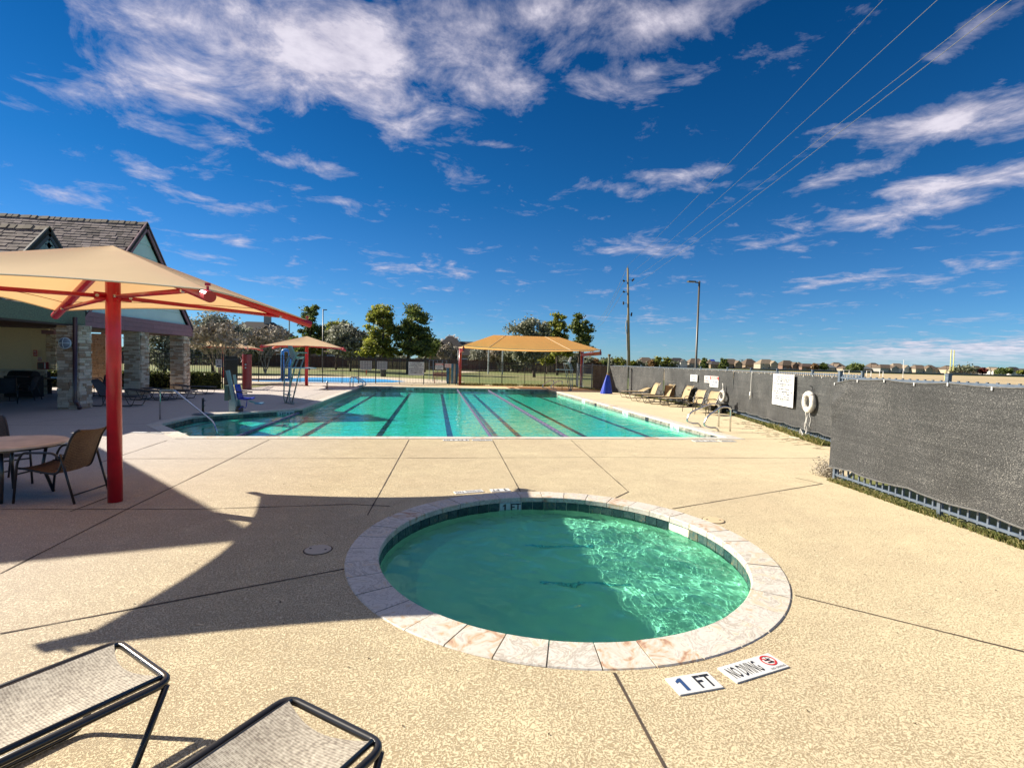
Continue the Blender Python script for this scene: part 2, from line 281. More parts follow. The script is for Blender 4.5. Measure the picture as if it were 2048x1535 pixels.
# ------------------------------------------------------------------ mesh helpers
WL = {}
def tag(o, label=None, cat=None, group=None, kind=None):
    if label: o['label'] = label
    if cat: o['category'] = cat
    if group: o['group'] = group
    if kind: o['kind'] = kind
    return o
def empty(name, loc, label, cat, group=None, rz=0, kind=None):
    o = bpy.data.objects.new(name, None); COL.objects.link(o); o.empty_display_size = .1
    o.location = loc; o.rotation_euler = (0, 0, rz); WL[o.name] = Vector(loc)
    return tag(o, label, cat, group, kind)
EACH = {'insulator', 'finger_hole', 'bolt', 'corner_stub', 'hem', 'seam', 'bracket', 'down_lead', 'knob', 'push_valve', 'stretcher', 'band', 'cross_arm', 'support', 'corner_coping', 'guard', 'entry_step', 'cable_knob', 'frame', 'throw_rope', 'rim', 'step_nosing', 'mosaic_band', 'lane_line'}
class MB:
    def __init__(s): s.v = []; s.f = []; s.st = []
    def add(s, vs, fs):
        n = len(s.v); s.st.append((n, len(s.f))); s.v += [tuple(v) for v in vs]; s.f += [tuple(i+n for i in f) for f in fs]; return s
    def box(s, c, size, rz=0, mtx=None):
        hx, hy, hz = (a/2 for a in size); vs = [Vector((x, y, z)) for z in (-hz, hz) for y in (-hy, hy) for x in (-hx, hx)]
        m_ = mtx if mtx is not None else Matrix.Rotation(rz, 3, 'Z')
        vs = [m_ @ v + Vector(c) for v in vs]
        return s.add(vs, [(0, 2, 3, 1), (4, 5, 7, 6), (0, 1, 5, 4), (2, 6, 7, 3), (0, 4, 6, 2), (1, 3, 7, 5)])
    def bar(s, p, q, wd, ht, up=(0, 0, 1)):
        p, q = Vector(p), Vector(q); d = (q-p); L = d.length; d = d/L; u = Vector(up); sd = d.cross(u)
        if sd.length < 1e-4: u = Vector((1, 0, 0)); sd = d.cross(u)
        sd.normalize(); u = sd.cross(d); m_ = Matrix((sd, d, u)).transposed()
        return s.box((p+q)/2, (wd, L, ht), mtx=m_)
    def tube(s, pts, r, n=8, caps=True, r2=None, closed=False):
        pts = [Vector(p) for p in pts]; N = len(pts); rings = []
        prev = None
        for i, p in enumerate(pts):
            if closed: d = (pts[(i+1) % N]-pts[i-1])
            else: d = pts[min(i+1, N-1)]-pts[max(i-1, 0)]
            if d.length < 1e-9: d = Vector((0, 0, 1))
            d.normalize()
            if prev is None: a = d.orthogonal().normalized()
            else:
                a = prev - d*prev.dot(d)
                a = a.normalized() if a.length > 1e-5 else d.orthogonal().normalized()
            prev = a; b = d.cross(a); rr = r if r2 is None else r+(r2-r)*i/max(N-1, 1)
            rings.append([p+(a*math.cos(2*math.pi*k/n)+b*math.sin(2*math.pi*k/n))*rr for k in range(n)])
        vs = [v for rg in rings for v in rg]; fs = []
        for i in range(N if closed else N-1):
            j = (i+1) % N
            for k in range(n): fs.append((i*n+k, i*n+(k+1) % n, j*n+(k+1) % n, j*n+k))
        if caps and not closed: fs += [tuple(range(n))[::-1], tuple((N-1)*n+k for k in range(n))]
        return s.add(vs, fs)
    def prism(s, poly, z0, z1):
        n = len(poly); vs = [(x, y, z0) for x, y in poly]+[(x, y, z1) for x, y in poly]
        return s.add(vs, [tuple(range(n))[::-1], tuple(range(n, 2*n))]+[(i, (i+1) % n, n+(i+1) % n, n+i) for i in range(n)])
    def lathe(s, prof, c=(0, 0, 0), n=24):
        c = Vector(c); vs = []; fs = []
        for r_, z in prof: vs += [c+Vector((r_*math.cos(2*math.pi*k/n), r_*math.sin(2*math.pi*k/n), z)) for k in range(n)]
        for i in range(len(prof)-1):
            for k in range(n): fs.append((i*n+k, i*n+(k+1) % n, (i+1)*n+(k+1) % n, (i+1)*n+k))
        fs += [tuple(range(n))[::-1], tuple((len(prof)-1)*n+k for k in range(n))]
        return s.add(vs, fs)
    def grid(s, fn, nu, nv):
        vs = [fn(i/nu, j/nv) for i in range(nu+1) for j in range(nv+1)]
        return s.add(vs, [(i*(nv+1)+j, (i+1)*(nv+1)+j, (i+1)*(nv+1)+j+1, i*(nv+1)+j+1) for i in range(nu) for j in range(nv)])
    def build(s, name, m, parent=None, smooth=False, local=False, kind=None):
        if name in EACH and len(s.st) > 1:
            for k, (a, b) in enumerate(s.st):
                a2, b2 = s.st[k+1] if k+1 < len(s.st) else (len(s.v), len(s.f)); q = MB(); q.v = s.v[a:a2]; q.f = [tuple(i-a for i in f) for f in s.f[b:b2]]; q.st = [(0, 0)]
                o = q.build(name, m, parent, smooth, local, kind)
            return o
        me = bpy.data.meshes.new(name); off = Vector((0, 0, 0))
        if parent is not None and not local: off = WL[parent.name]
        me.from_pydata([(v[0]-off.x, v[1]-off.y, v[2]-off.z) for v in s.v], [], s.f)
        if smooth: me.shade_smooth()
        me.materials.append(m)
        o = bpy.data.objects.new(name, me); COL.objects.link(o)
        if parent is not None: o.parent = parent
        WL[o.name] = off
        if kind: o['kind'] = kind
        return o
def smoothpts(pts, r=.06, n=4):
    P = [Vector(p) for p in pts]; out = [P[0]]
    for i in range(1, len(P)-1):
        a, b, c = P[i-1], P[i], P[i+1]; ra = min(r, (a-b).length*.45, (c-b).length*.45)
        s_, e_ = b+(a-b).normalized()*ra, b+(c-b).normalized()*ra
        for k in range(n+1):
            t = k/n; out.append((1-t)**2*s_+2*t*(1-t)*b+t*t*e_)
    out.append(P[-1]); return out
def inst(src, loc, rot=None, parent=None, scale=None):
    o = src.copy(); COL.objects.link(o); o.location = loc
    if rot is not None: o.rotation_euler = rot
    if scale is not None: o.scale = scale
    if parent is not None: o.parent = parent
    WL[o.name] = Vector((0, 0, 0)); return o
def copy_thing(root, loc, rz, label, group=None):
    r_ = root.copy(); COL.objects.link(r_); r_.location = loc; r_.rotation_euler = (0, 0, rz); r_['label'] = label
    if group: r_['group'] = group
    def rec(a, b):
        for ch in [c for c in ALLCH[a.name]]:
            c = ch.copy(); COL.objects.link(c); c.parent = b
            ALLCH.setdefault(ch.name, [x for x in bpy.data.objects if x.parent == ch]); rec(ch, c)
    ALLCH.setdefault(root.name, [x for x in bpy.data.objects if x.parent == root]); rec(root, r_)
    return r_
ALLCH = {}
FONTC = {}
def text(body, h, mtx, m, parent, name='lettering', wid=None, align='CENTER', depth=.0008):
    if body == '1':                                    # the flagged numeral of the depth plates
        q = MB(); q.add([mtx @ Vector((x*h, y*h, depth)) for x, y in ((-.09, -.5), (.14, -.5), (.14, .5), (-.03, .5), (-.30, .30), (-.30, .13), (-.09, .24))], [(0, 1, 2, 3, 4, 5, 6)])
        return q.build(name, m, parent)
    cu_ = bpy.data.curves.new('t', 'FONT'); cu_.body = body; cu_.align_x = align; cu_.align_y = 'CENTER'; cu_.size = 1.0; cu_.resolution_u = 2; cu_.offset = .012
    to = bpy.data.objects.new('t', cu_); COL.objects.link(to)
    dg = bpy.context.evaluated_depsgraph_get(); me = bpy.data.meshes.new_from_object(to.evaluated_get(dg)); bpy.data.objects.remove(to)
    co = np.array([v.co for v in me.vertices]); 
    if len(co) == 0: return None
    mn, mx_ = co.min(0), co.max(0); sy = h/max(mx_[1]-mn[1], 1e-3); sx_ = (wid/(mx_[0]-mn[0])) if wid else sy
    cx_, cy_ = (mn[0]+mx_[0])/2, (mn[1]+mx_[1])/2
    if align == 'LEFT': cx_ = mn[0]
    off = WL[parent.name] if parent is not None else Vector((0, 0, 0))
    for v in me.vertices:
        v.co = mtx @ Vector(((v.co.x-cx_)*sx_, (v.co.y-cy_)*sy, depth)) - off
    me.materials.append(m); o = bpy.data.objects.new(name, me); COL.objects.link(o)
    if parent is not None: o.parent = parent
    return o
def frame_mtx(o, xdir, ydir):                   # local x (reading), y (up), z towards reader
    x = Vector(xdir).normalized(); y = Vector(ydir); y = (y-x*y.dot(x)).normalized(); z = x.cross(y)
    m_ = Matrix((x, y, z)).transposed().to_4x4(); m_.translation = Vector(o); return m_

# ------------------------------------------------------------------ ground, decks
CX0, CY0, RO, RI = 1.306, 5.006, 2.117, 1.811
PX0, PX1, PYN, PYF = -4.68, 7.76, 12.36, 33.9          # main pool inner rectangle
cop = .32
# inner outline of the main pool (with the entry alcove on the left)
pool = [(PX1, PYN), (PX1, PYF), (PX0, PYF), (PX0, 18.92), (-5.78, 17.75), (-6.62, 17.05), (-7.1, 16.2), (-7.1, 14.4), (-5.5, PYN)]
def offset_poly(poly, d):
    n = len(poly); out = []
    for i in range(n):
        p0, p1, p2 = Vector(poly[i-1]), Vector(poly[i]), Vector(poly[(i+1) % n])
        e1, e2 = (p1-p0).normalized(), (p2-p1).normalized(); n1_, n2_ = Vector((e1.y, -e1.x)), Vector((e2.y, -e2.x))
        b = (n1_+n2_); b = b/max(b.length_squared, 1e-6)*2; out.append(tuple(p1+b*d))
    return out
pool_o = offset_poly(pool, cop)
def inside(p, poly):
    c = False; n = len(poly)
    for i in range(n):
        x1, y1 = poly[i]; x2, y2 = poly[(i+1) % n]
        if (y1 > p[1]) != (y2 > p[1]) and p[0] < (x2-x1)*(p[1]-y1)/(y2-y1)+x1: c = not c
    return c
circ = lambda r_, n=96: [(CX0+r_*math.cos(2*math.pi*k/n), CY0+r_*math.sin(2*math.pi*k/n)) for k in range(n)]
def sheet(name, outer, holes, z, m, parent=None, kind=None):
    vs = []; fc = []
    for lp in [outer]+holes:
        b = len(vs); vs += [Vector(p[:2]) for p in lp]; fc.append(list(range(b, len(vs))))
    es = [(l[i], l[(i+1) % len(l)]) for l in fc for i in range(len(l))]
    V, E_, F, *_ = delaunay_2d_cdt(vs, es, [], 0, 1e-5)
    mb_ = MB(); fs = []
    for f in F:
        c = sum((V[i] for i in f), Vector((0, 0)))/len(f)
        if inside(c, outer) and not any(inside(c, h) for h in holes): 
            a = (V[f[1]]-V[f[0]]).cross(V[f[2]]-V[f[0]]); fs.append(f if a > 0 else f[::-1])
    mb_.add([(v.x, v.y, z) for v in V], fs)
    o = mb_.build(name, m, parent); 
    if kind: o['kind'] = kind
    return o
fence_base = [(6.2, 2.0), (6.45, 4.5), (6.82, 7.6)]
deck_outer = [(6.1, -4), (6.15, 2.0), (6.36, 4.5), (6.70, 7.6), (7.1, 7.7), (9.5, 9.7), (9.62, 11.0), (11.6, 18.5), (12.0, 25.4), (11.85, 31.5), (10.75, 36.9), (10.7, 38.7), (-9.6, 38.7), (-10.4, 29.3), (-13.6, 28.6), (-30, 28.6), (-30, -4)]
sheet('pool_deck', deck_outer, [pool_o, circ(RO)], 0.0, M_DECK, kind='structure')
grd = [(-1500, -60), (1500, -60), (1500, 2500), (-1500, 2500)]
sheet('lawn', grd, [deck_outer], -0.03, M_LAWN, kind='structure')

jb = empty('deck_joint', (0, 0, 0), None, None, kind='structure')
def joint(pts, wd=.016):
    mb_ = MB(); P = [Vector((p.x, p.y)) for p in pts]
    for a, b in zip(P[:-1], P[1:]):
        d = (b-a).normalized(); n_ = Vector((-d.y, d.x))*wd/2; a2 = a; 
        k = max(1, int((b-a).length/.25)); prev = None
        L = []
        for i in range(k+1):
            q = a+(b-a)*i/k; w_ = n_*random.uniform(.6, 1.3); L.append((q+w_, q-w_))
        for i in range(k):
            mb_.add([(*L[i][0], .004), (*L[i][1], .004), (*L[i+1][1], .004), (*L[i+1][0], .004)], [(0, 1, 2, 3)])
    mb_.build('joint', M_JOINT, jb)
J = [((0, 1018), (400, 1018), (700, 1008), (780, 1012)), ((0, 1147), (250, 1020), (538, 879)), ((735, 1030), (818, 879)), ((1042, 985), (985, 880)),
     ((245, 917), (800, 916), (1200, 914), (1640, 916)), ((1257, 983), (1142, 880)), ((1257, 983), (1228, 997)), ((1345, 1017), (1645, 967)), ((1645, 967), (1590, 955)),
     ((1590, 1190), (2048, 1303)), ((1228, 1345), (1330, 1535)), ((0, 1267), (690, 1137)), ((140, 1023), (235, 987)), ((200, 925), (335, 880)),
     ((0, 850), (180, 850), (330, 846)), ((560, 806), (585, 802), (660, 779)), ((1480, 877), (1680, 880)), ((822, 771), (832, 764)), ((60, 845), (230, 828))]
for ln in J: joint([G(*p) for p in ln])

# ------------------------------------------------------------------ wading pool
wp = empty('wading_pool', (CX0, CY0, 0), None, None, kind='structure')
n_st = 38
def wedge(a0, a1, ri, ro, z0, z1, bev=.008):
    mb_ = MB(); k = 3; vs = []
    for zi, (ri_, ro_, z) in enumerate(((ri, ro, z0), (ri, ro, z1-bev), (ri+bev, ro-bev, z1))):
        for j in range(k+1):
            a = a0+(a1-a0)*j/k; vs += [(ri_*math.cos(a), ri_*math.sin(a), z), (ro_*math.cos(a), ro_*math.sin(a), z)]
    n_ = 2*(k+1); fs = []
    for l in (0, 1):
        b = l*n_; c = (l+1)*n_
        for j in range(k): fs += [(b+2*j+1, b+2*j+3, c+2*j+3, c+2*j+1), (b+2*j+2, b+2*j, c+2*j, c+2*j+2)]
        fs += [(b, b+1, c+1, c), (b+2*k+1, b+2*k, c+2*k, c+2*k+1)]
    t_ = 2*n_
    for j in range(k): fs.append((t_+2*j, t_+2*j+1, t_+2*j+3, t_+2*j+2))
    mb_.add(vs, fs); return mb_
da = 2*math.pi/n_st
base = wedge(-da/2+.0025, da/2-.0025, RI, RO, -.055, .010).build('coping_stone', M_TRAV, wp, local=True)
for i in range(n_st):
    o = base if i == 0 else inst(base, (0, 0, 0), None, wp)
    o.location = (0, 0, random.uniform(-.002, .002)); o.rotation_euler = (0, 0, i*da+.05)
MB().lathe([(RI+.012, -.5), (RO-.01, -.5), (RO-.01, -.012), (RI+.012, -.012)], (CX0, CY0, 0), 96)  # (profile kept for reference)
m_ = MB(); n = 96
ring = lambda r_, z: [(r_*math.cos(2*math.pi*k/n), r_*math.sin(2*math.pi*k/n), z) for k in range(n)]
m_.add(ring(RI+.02, -.02)+ring(RI+.02, -.42)+ring(RI+.02, -.02)+ring(RO+.005, -.02), [(k, (k+1) % n, n+(k+1) % n, n+k) for k in range(n)]+[(2*n+k, 3*n+k, 3*n+(k+1) % n, 2*n+(k+1) % n) for k in range(n)])
M_PLAST = mat('pool_plaster', (.84, .80, .64), .8, noise=(2, .07))
M_PLASTB = mat('main_pool_plaster', (.36, .62, .48), .8, noise=(1.2, .1))
m_.build('pool_wall', M_PLAST, wp, local=True, smooth=True)
m_ = MB(); m_.add([(0, 0, -.42)]+[(*v[:2], -.42 if i < n else -.4) for i, v in enumerate(ring(RI+.02, 0))], [(0, 1+k, 1+(k+1) % n) for k in range(n)])
m_.build('pool_floor', M_PLAST, wp, local=True)
# two blue mosaic bands on the floor
M_MOS = mat('blue_mosaic', (.30, .55, .60), .4, noise=(60, .8))
for (a, b) in (((1050, 1104), (1185, 1106)), ((1078, 1178), (1260, 1180))):
    p, q = G(*a, -.33), G(*b, -.33); p.z = q.z = -.40
    MB().bar(p+Vector((0, 0, -.012)), q+Vector((0, 0, -.012)), .05, .006).build('mosaic_band', M_MOS, wp)
# waterline tiles
nt_ = 72; dt = 2*math.pi/nt_
tile = wedge(-dt/2+.003, dt/2-.003, RI+.004, RI+.018, -.20, -.058, .002).build('tile', M_TILE, wp, local=True)
th_ft = math.atan2(G(1015, 1003, -.1).y-CY0, G(1015, 1003, -.1).x-CX0)
th_sk = math.atan2(G(1375, 1064, -.1).y-CY0, G(1375, 1064, -.1).x-CX0)
MD_T = mat('marker_tile', (.50, .60, .58), .3)
i_ft = round(th_ft/dt); i_sk = round(th_sk/dt)
for i in range(nt_):
    if i in (i_sk, (i_sk+1) % nt_): continue
    if i in (i_ft, (i_ft+1) % nt_):
        o = wedge(-dt/2+.003, dt/2-.003, RI+.004, RI+.018, -.20, -.058, .002).build('marker_tile', MD_T, wp, local=True)
        o.rotation_euler = (0, 0, i*dt); a = i*dt
        c = Vector((CX0+math.cos(a)*(RI+.003), CY0+math.sin(a)*(RI+.003), -.125)); out_ = Vector((math.cos(a), math.sin(a), 0))
        text('1' if i == (i_ft+1) % nt_ else 'FT', .10, frame_mtx(c, (math.sin(a), -math.cos(a), 0), (0, 0, 1)), M_INK, wp)
        continue
    o = tile if i == 0 else inst(tile, (0, 0, 0), None, wp); o.rotation_euler = (0, 0, i*dt)
# skimmer mouth
a = (i_sk+.5)*dt
MB().box((CX0+math.cos(a)*(RI+.10), CY0+math.sin(a)*(RI+.10), -.115), (.14, .29, .11), rz=a).build('skimmer_mouth', M_BLACKM, wp)
def clear_water(name, rough=0.0):
    m = bpy.data.materials.new(name); m.use_nodes = True; t = NT(m.node_tree); m.node_tree.nodes.clear()
    g = t.n('ShaderNodeBsdfGlass', {'Color': (.47, .91, .82, 1), 'Roughness': rough, 'IOR': 1.33}); t.n('ShaderNodeOutputMaterial', {0: g.outputs[0]}); return m
rr_ = random.Random(9); NR, NA = 230, 800; Rw = RI+.003
rad = Rw*np.arange(1, NR+1)/NR; ang = 2*np.pi*np.arange(NA)/NA; XX = (rad[:, None]*np.cos(ang)).ravel(); YY = (rad[:, None]*np.sin(ang)).ravel()
wx = XX+.05*np.sin(3.1*YY+1)+.02*np.sin(9*YY+4*XX); wy_ = YY+.05*np.sin(2.7*XX+2)+.02*np.sin(8*XX-5*YY); ZZ = np.zeros_like(XX)
for k in range(30):
    an = rr_.uniform(0, 2*math.pi); f = 16*(8.5**rr_.random()); ZZ += (.029/f)*np.sin(f*(math.cos(an)*wx+math.sin(an)*wy_)+rr_.uniform(0, 6))
calm = .55+.45*np.clip((XX+.6)/1.2, -1, 1)                       # livelier on the side of the inlet
ZZ *= np.clip(calm, .35, 1)
V_ = [(CX0, CY0, -.155)]+list(zip((CX0+XX).tolist(), (CY0+YY).tolist(), (-.155+ZZ).tolist())); F_ = []
for k in range(NA): F_.append((0, 1+k, 1+(k+1) % NA))
for i in range(NR-1):
    b = 1+i*NA
    F_ += [(b+k, b+NA+k, b+NA+(k+1) % NA, b+(k+1) % NA) for k in range(NA)]
ww = MB(); ww.v = V_; ww.f = F_; ww.st = [(0, 0)]
wo = tag(ww.build('wading_pool_water', clear_water('wading_pool_water'), smooth=True), kind='structure')
wo.cycles.is_caustics_caster = True; sl.cycles.is_caustics_light = True
for o in wp.children:
    if o.name.split('.')[0] in ('pool_floor', 'pool_wall', 'mosaic_band'): o.cycles.is_caustics_receiver = True

# ------------------------------------------------------------------ main pool
mp_ = empty('swimming_pool', (0, 0, 0), None, None, kind='structure')
WZ = -.14; FZ = -.36
# coping stones along each side
def coping_run(a, b, L=.40):
    a, b = Vector(a), Vector(b); d = b-a; n_ = max(1, round(d.length/L)); d.normalize(); nr = Vector((d.y, -d.x)); ln = (b-a).length/n_
    mb_ = MB(); e = .0025
    mb_.box((0, 0, 0), (ln-2*e, cop, .06)); src = mb_.build('coping_stone', M_TRAV, mp_, local=True)
    for i in range(n_):
        c = a+d*(ln*(i+.5))+nr*(cop/2); o = src if i == 0 else inst(src, (0, 0, 0), None, mp_)
        o.location = (c.x, c.y, -.020+random.uniform(-.0015, .0015)); o.rotation_euler = (0, 0, math.atan2(d.y, d.x))
NP = len(pool)
for i in range(NP): coping_run(pool[i], pool[(i+1) % NP])
m_ = MB()
for i in range(NP):                                             # corner infill stones
    p = pool[i]; o_ = pool_o[i]; a = Vector(pool[i-1])-Vector(p); b = Vector(pool[(i+1) % NP])-Vector(p); a.normalize(); b.normalize()
    na, nb = Vector((-a.y, a.x)), Vector((b.y, -b.x))
    c1, c2 = Vector(p)+na*cop*1, Vector(p)+nb*cop*1
    tri = [tuple(p), tuple(c1), tuple(o_), tuple(c2)]
    m_.prism(tri, -.05, .0085)
m_.build('corner_coping', M_TRAV, mp_)
m_ = MB()
for i in range(NP):
    a, b = offset_poly(pool, .02)[i], offset_poly(pool, .02)[(i+1) % NP]
    m_.add([(*a, -.045), (*b, -.045), (*b, FZ), (*a, FZ)], [(0, 1, 2, 3)])
m_.build('pool_wall', M_PLASTB, mp_)
sheet('pool_floor', offset_poly(pool, .02), [], FZ, M_PLASTB, mp_)
M_LINE = mat('dark_lane_tile', (.012, .016, .024), .5)
for x in (-3.60, -1.57, .47, 2.53, 4.58, 6.63):
    m_ = MB(); m_.box((x, (PYN+PYF)/2, FZ+.004), (.17, PYF-PYN-2.4, .006)); m_.box((x, PYF-1.0, FZ+.004), (.9, .26, .006)); m_.box((x, PYN+1.0, FZ+.004), (.9, .26, .006))
    m_.build('lane_line', M_LINE, mp_)
    MB().box((x, PYF+.012, -.26), (.26, .01, .14)).build('wall_target', M_LINE, mp_)
# steps in the alcove, with dark nosing strips
for (a, b, z) in (((348, 860), (452, 838), -.17), ((366, 866), (477, 839), -.22), ((386, 871), (503, 839), -.27), ((411, 873), (520, 840), -.31)):
    p, q = G(*a, z), G(*b, z); d = (q-p).normalized(); nn = Vector((-d.y, d.x, 0)); zc = z
    MB().bar(p, q+d*.2, .05, .01).build('step_nosing', M_LINE, mp_)
    tri = [p, q+d*.2, q+d*.2+nn*1.6, p+nn*1.6]
    tri = [t for t in tri]
st_ = MB()
A = [G(340, 858, 0), G(458, 830, 0)]
st_.prism([(-7.09, 14.45), (-5.9, 12.9), (-5.2, 17.2), (-5.85, 17.6), (-6.6, 17.0), (-7.08, 16.2)], FZ, FZ+.10); st_.prism([(-7.09, 14.45), (-6.5, 13.7), (-6.1, 17.3), (-6.6, 17.0), (-7.08, 16.2)], FZ+.09, FZ+.17)
st_.build('entry_step', M_PLASTB, mp_)
# waterline tiles: the alcove and near-left wall one by one, the rest as joined bands
def tile_run(a, b, single, skip=()):
    a, b = Vector(a), Vector(b); d = b-a; n_ = round(d.length/.155); d.normalize(); nr = Vector((d.y, -d.x)); ln = (b-a).length/n_
    mb_ = MB(); src = None
    for i in range(n_):
        if i in skip: continue
        c = a+d*(ln*(i+.5))+nr*.008; rz = math.atan2(d.y, d.x)
        if single:
            if src is None: src = MB().box((0, 0, 0), (ln-.006, .014, .142)).build('tile', M_TILE, mp_, local=True); o = src
            else: o = inst(src, (0, 0, 0), None, mp_)
            o.location = (c.x, c.y, -.125); o.rotation_euler = (0, 0, rz)
        else: mb_.box((c.x, c.y, -.125), (ln-.006, .014, .142), rz)
    if not single: tag(mb_.build('tile_band', M_TILE_B, mp_), kind='stuff')
M_TILE_B = mat('slate_tile_band', (.26, .23, .19), .35, noise=(7, .7))
tile_run(pool[0], pool[1], False); tile_run(pool[1], pool[2], False)
tile_run(pool[2], pool[3], False)
for i in (3, 4, 5, 6, 7): tile_run(pool[i], pool[(i+1) % NP], True, skip=(2, 3, 4, 5) if i == 3 else ())
a_, b_ = Vector(pool[3]), Vector(pool[4]); d_ = (b_-a_).normalized()
c = a_+d_*(.155*4); 
MB().box((c.x, c.y, -.125), (.60, .016, .142), math.atan2(d_.y, d_.x)).build('marker_tile', MD_T, mp_)
fm = frame_mtx((c.x+d_.y*-.012, c.y+d_.x*.012, -.125), (-d_.x, -d_.y, 0), (0, 0, 1))
tm = Vector((-d_.x, -d_.y, 0)); nin = Vector((-d_.y, d_.x, 0))
text('3 FT 6 IN', .085, frame_mtx(Vector((c.x, c.y, -.125))+nin*.010, tm, (0, 0, 1)), M_INK, mp_, wid=.52)
# depth plates on the far and right wall
for p, dr in ((PY(820, 777, PYF), (1, 0, 0)), (PY(1003, 783, PYF), (1, 0, 0))):
    MB().box((p.x, PYF-.004, -.12), (.5, .012, .14)).build('marker_tile', MD_T, mp_)
    text('5 FT', .09, frame_mtx((p.x, PYF-.011, -.12), dr, (0, 0, 1)), M_INK, mp_)
for py_ in (15.3, 19.6, 25.5):
    MB().box((PX1-.004, py_, -.12), (.012, .6, .14)).build('marker_tile', M_BOARD, mp_)
    text('4 FT', .09, frame_mtx((PX1-.011, py_, -.12), (0, -1, 0), (0, 0, 1)), M_INK, mp_)
for py_ in (17.5, 23.5, 13.0):
    MB().box((PX1-.004, py_, -.12), (.012, .28, .15)).build('wall_light', M_LINE, mp_)
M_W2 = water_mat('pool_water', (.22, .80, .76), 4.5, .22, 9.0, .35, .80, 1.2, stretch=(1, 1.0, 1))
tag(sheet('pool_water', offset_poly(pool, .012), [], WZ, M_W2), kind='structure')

# floating lane ropes
M_DISC = mat('purple_float_disc', (.10, .07, .16), .45); M_DISCW = mat('pale_float_disc', (.15, .12, .19), .45)
def lane_rope(p, q, label):
    p, q = Vector(p), Vector(q); root = empty('lane_rope', (p+q)/2, label, 'lane rope', 'floating lane ropes across the swimming pool')
    MB().tube([p, q], .006, 5).build('cable', M_BLACKM, root)
    d = (q-p); L = d.length; d.normalize(); k = int(L/.12)
    for par, mm, nm in ((0, M_DISC, 'dark_float_discs'), (1, M_DISCW, 'pale_float_discs')):
        mb_ = MB()
        for i in range(k):
            if (i//2) % 2 != par: continue
            c = p+d*(.12*(i+.5)); mb_.tube([c-d*.045, c+d*.045], .045, 7)
        tag(mb_.build(nm, mm, root), kind='stuff')
zr = WZ+.02
lane_rope((1.50, PYN, zr), (1.52, PYF, zr), 'long lane rope nearest the middle of the big pool, left of the paler one')
lane_rope((3.56, PYN, zr), (3.60, PYF, zr), 'long lane rope right of the middle of the big pool')
p = G(597, 826, zr); q = G(470, 876, zr); lane_rope(p, q, 'short purple and white rope closing off the stepped alcove of the big pool')

# ------------------------------------------------------------------ deck plates, lids
def deck_plate(px4, parts, label, name='depth_marker', flip=False):
    P = [G(*p) for p in px4]; c = sum(P, Vector())/4
    ux = ((P[1]-P[0])+(P[2]-P[3])); Lx = ux.length/2; ux.normalize(); uy = ((P[0]-P[3])+(P[1]-P[2])); Ly = uy.length/2
    uy = (uy-ux*uy.dot(ux)).normalized(); root = empty(name, c, label, 'depth marker', 'white marker plates set in the deck')
    x0 = -Lx/2
    for frac, body, hh, wd, mm in parts:
        L = Lx*frac; cc = c+ux*(x0+L/2); mtx = Matrix((ux, uy, Vector((0, 0, 1)))).transposed()
        MB().box(cc+Vector((0, 0, .004)), (L-.004, Ly, .010), mtx=mtx).build('plate', M_BOARD, root)
        sg = -1 if flip else 1
        if body == 'SYMBOL':
            n = 28; rr = Ly*.33; s0 = cc+uy*Ly*.1+Vector((0, 0, .0115)); mb_ = MB()
            vs = [s0+(ux*math.cos(2*math.pi*k/n)+uy*math.sin(2*math.pi*k/n))*r_ for r_ in (rr, rr*.8) for k in range(n)]
            mb_.add(vs, [(k, (k+1) % n, n+(k+1) % n, n+k) for k in range(n)])
            mb_.bar(s0+(-ux+uy)*rr*.62, s0+(ux-uy)*rr*.62, rr*.16, .0008); mb_.build('no_entry_ring', M_INKRED, root)
            mb_ = MB(); z_ = Vector((0, 0, .0006)); f_ = lambda a, b: s0+ux*a*rr+uy*b*rr+z_
            for a, b in (((-.5, .15), (0, .05)), ((0, .05), (.1, .6)), ((0, .05), (.35, -.35)), ((.35, -.35), (.1, -.5)), ((-.45, -.35), (.5, -.45)), ((.1, .25), (.45, .2))): mb_.bar(f_(*a), f_(*b), rr*.13, .0008)
            mb_.build('diver_symbol', M_INK, root)
            text('NO DIVING', Ly*.10, frame_mtx(cc-uy*Ly*.38+Vector((0, 0, .0105)), ux, uy), M_INK, root, wid=L*.8)
        else:
            text(body, Ly*hh, frame_mtx(cc+Vector((0, 0, .0105)), ux*sg, uy*sg), mm, root, wid=L*wd if wd else None)
        x0 += L
    return root
deck_plate([(1329.7, 1358.7), (1414.8, 1344), (1446.9, 1376), (1359.4, 1391)], [(.5, '1', .72, None, M_INKBLUE), (.5, 'FT', .72, .75, M_INK)], 'white plate reading 1 FT in the deck in front of the round pool')
deck_plate([(1434.4, 1336.9), (1536, 1307.5), (1578.9, 1333.7), (1473.7, 1366.9)], [(.66, 'NO DIVING', .68, .82, M_INK), (.34, 'SYMBOL', 1, 1, M_INK)], 'white plate reading NO DIVING with a red crossed circle, right of the 1 FT plate')
deck_plate([(978, 978.5), (1018, 977), (1021, 982), (984, 984)], [(.5, 'FT', .7, .75, M_INK), (.5, '1', .7, None, M_INK)], 'shaded upside down 1 FT plate behind the round pool', flip=True)
deck_plate([(905, 983.5), (962, 979.5), (969, 983), (912, 988)], [(.35, 'NO', .6, .8, M_INK), (.65, 'NO DIVING', .68, .82, M_INK)], 'shaded upside down NO DIVING plate left of the far 1 FT plate', flip=True)
deck_plate([(886, 878.8), (938, 878.8), (938.5, 881.3), (885.5, 881.3)], [(1, '3 FT 6 IN', .7, .9, M_INK)], 'thin plate by the near edge of the big pool, left one of the middle pair', flip=True)
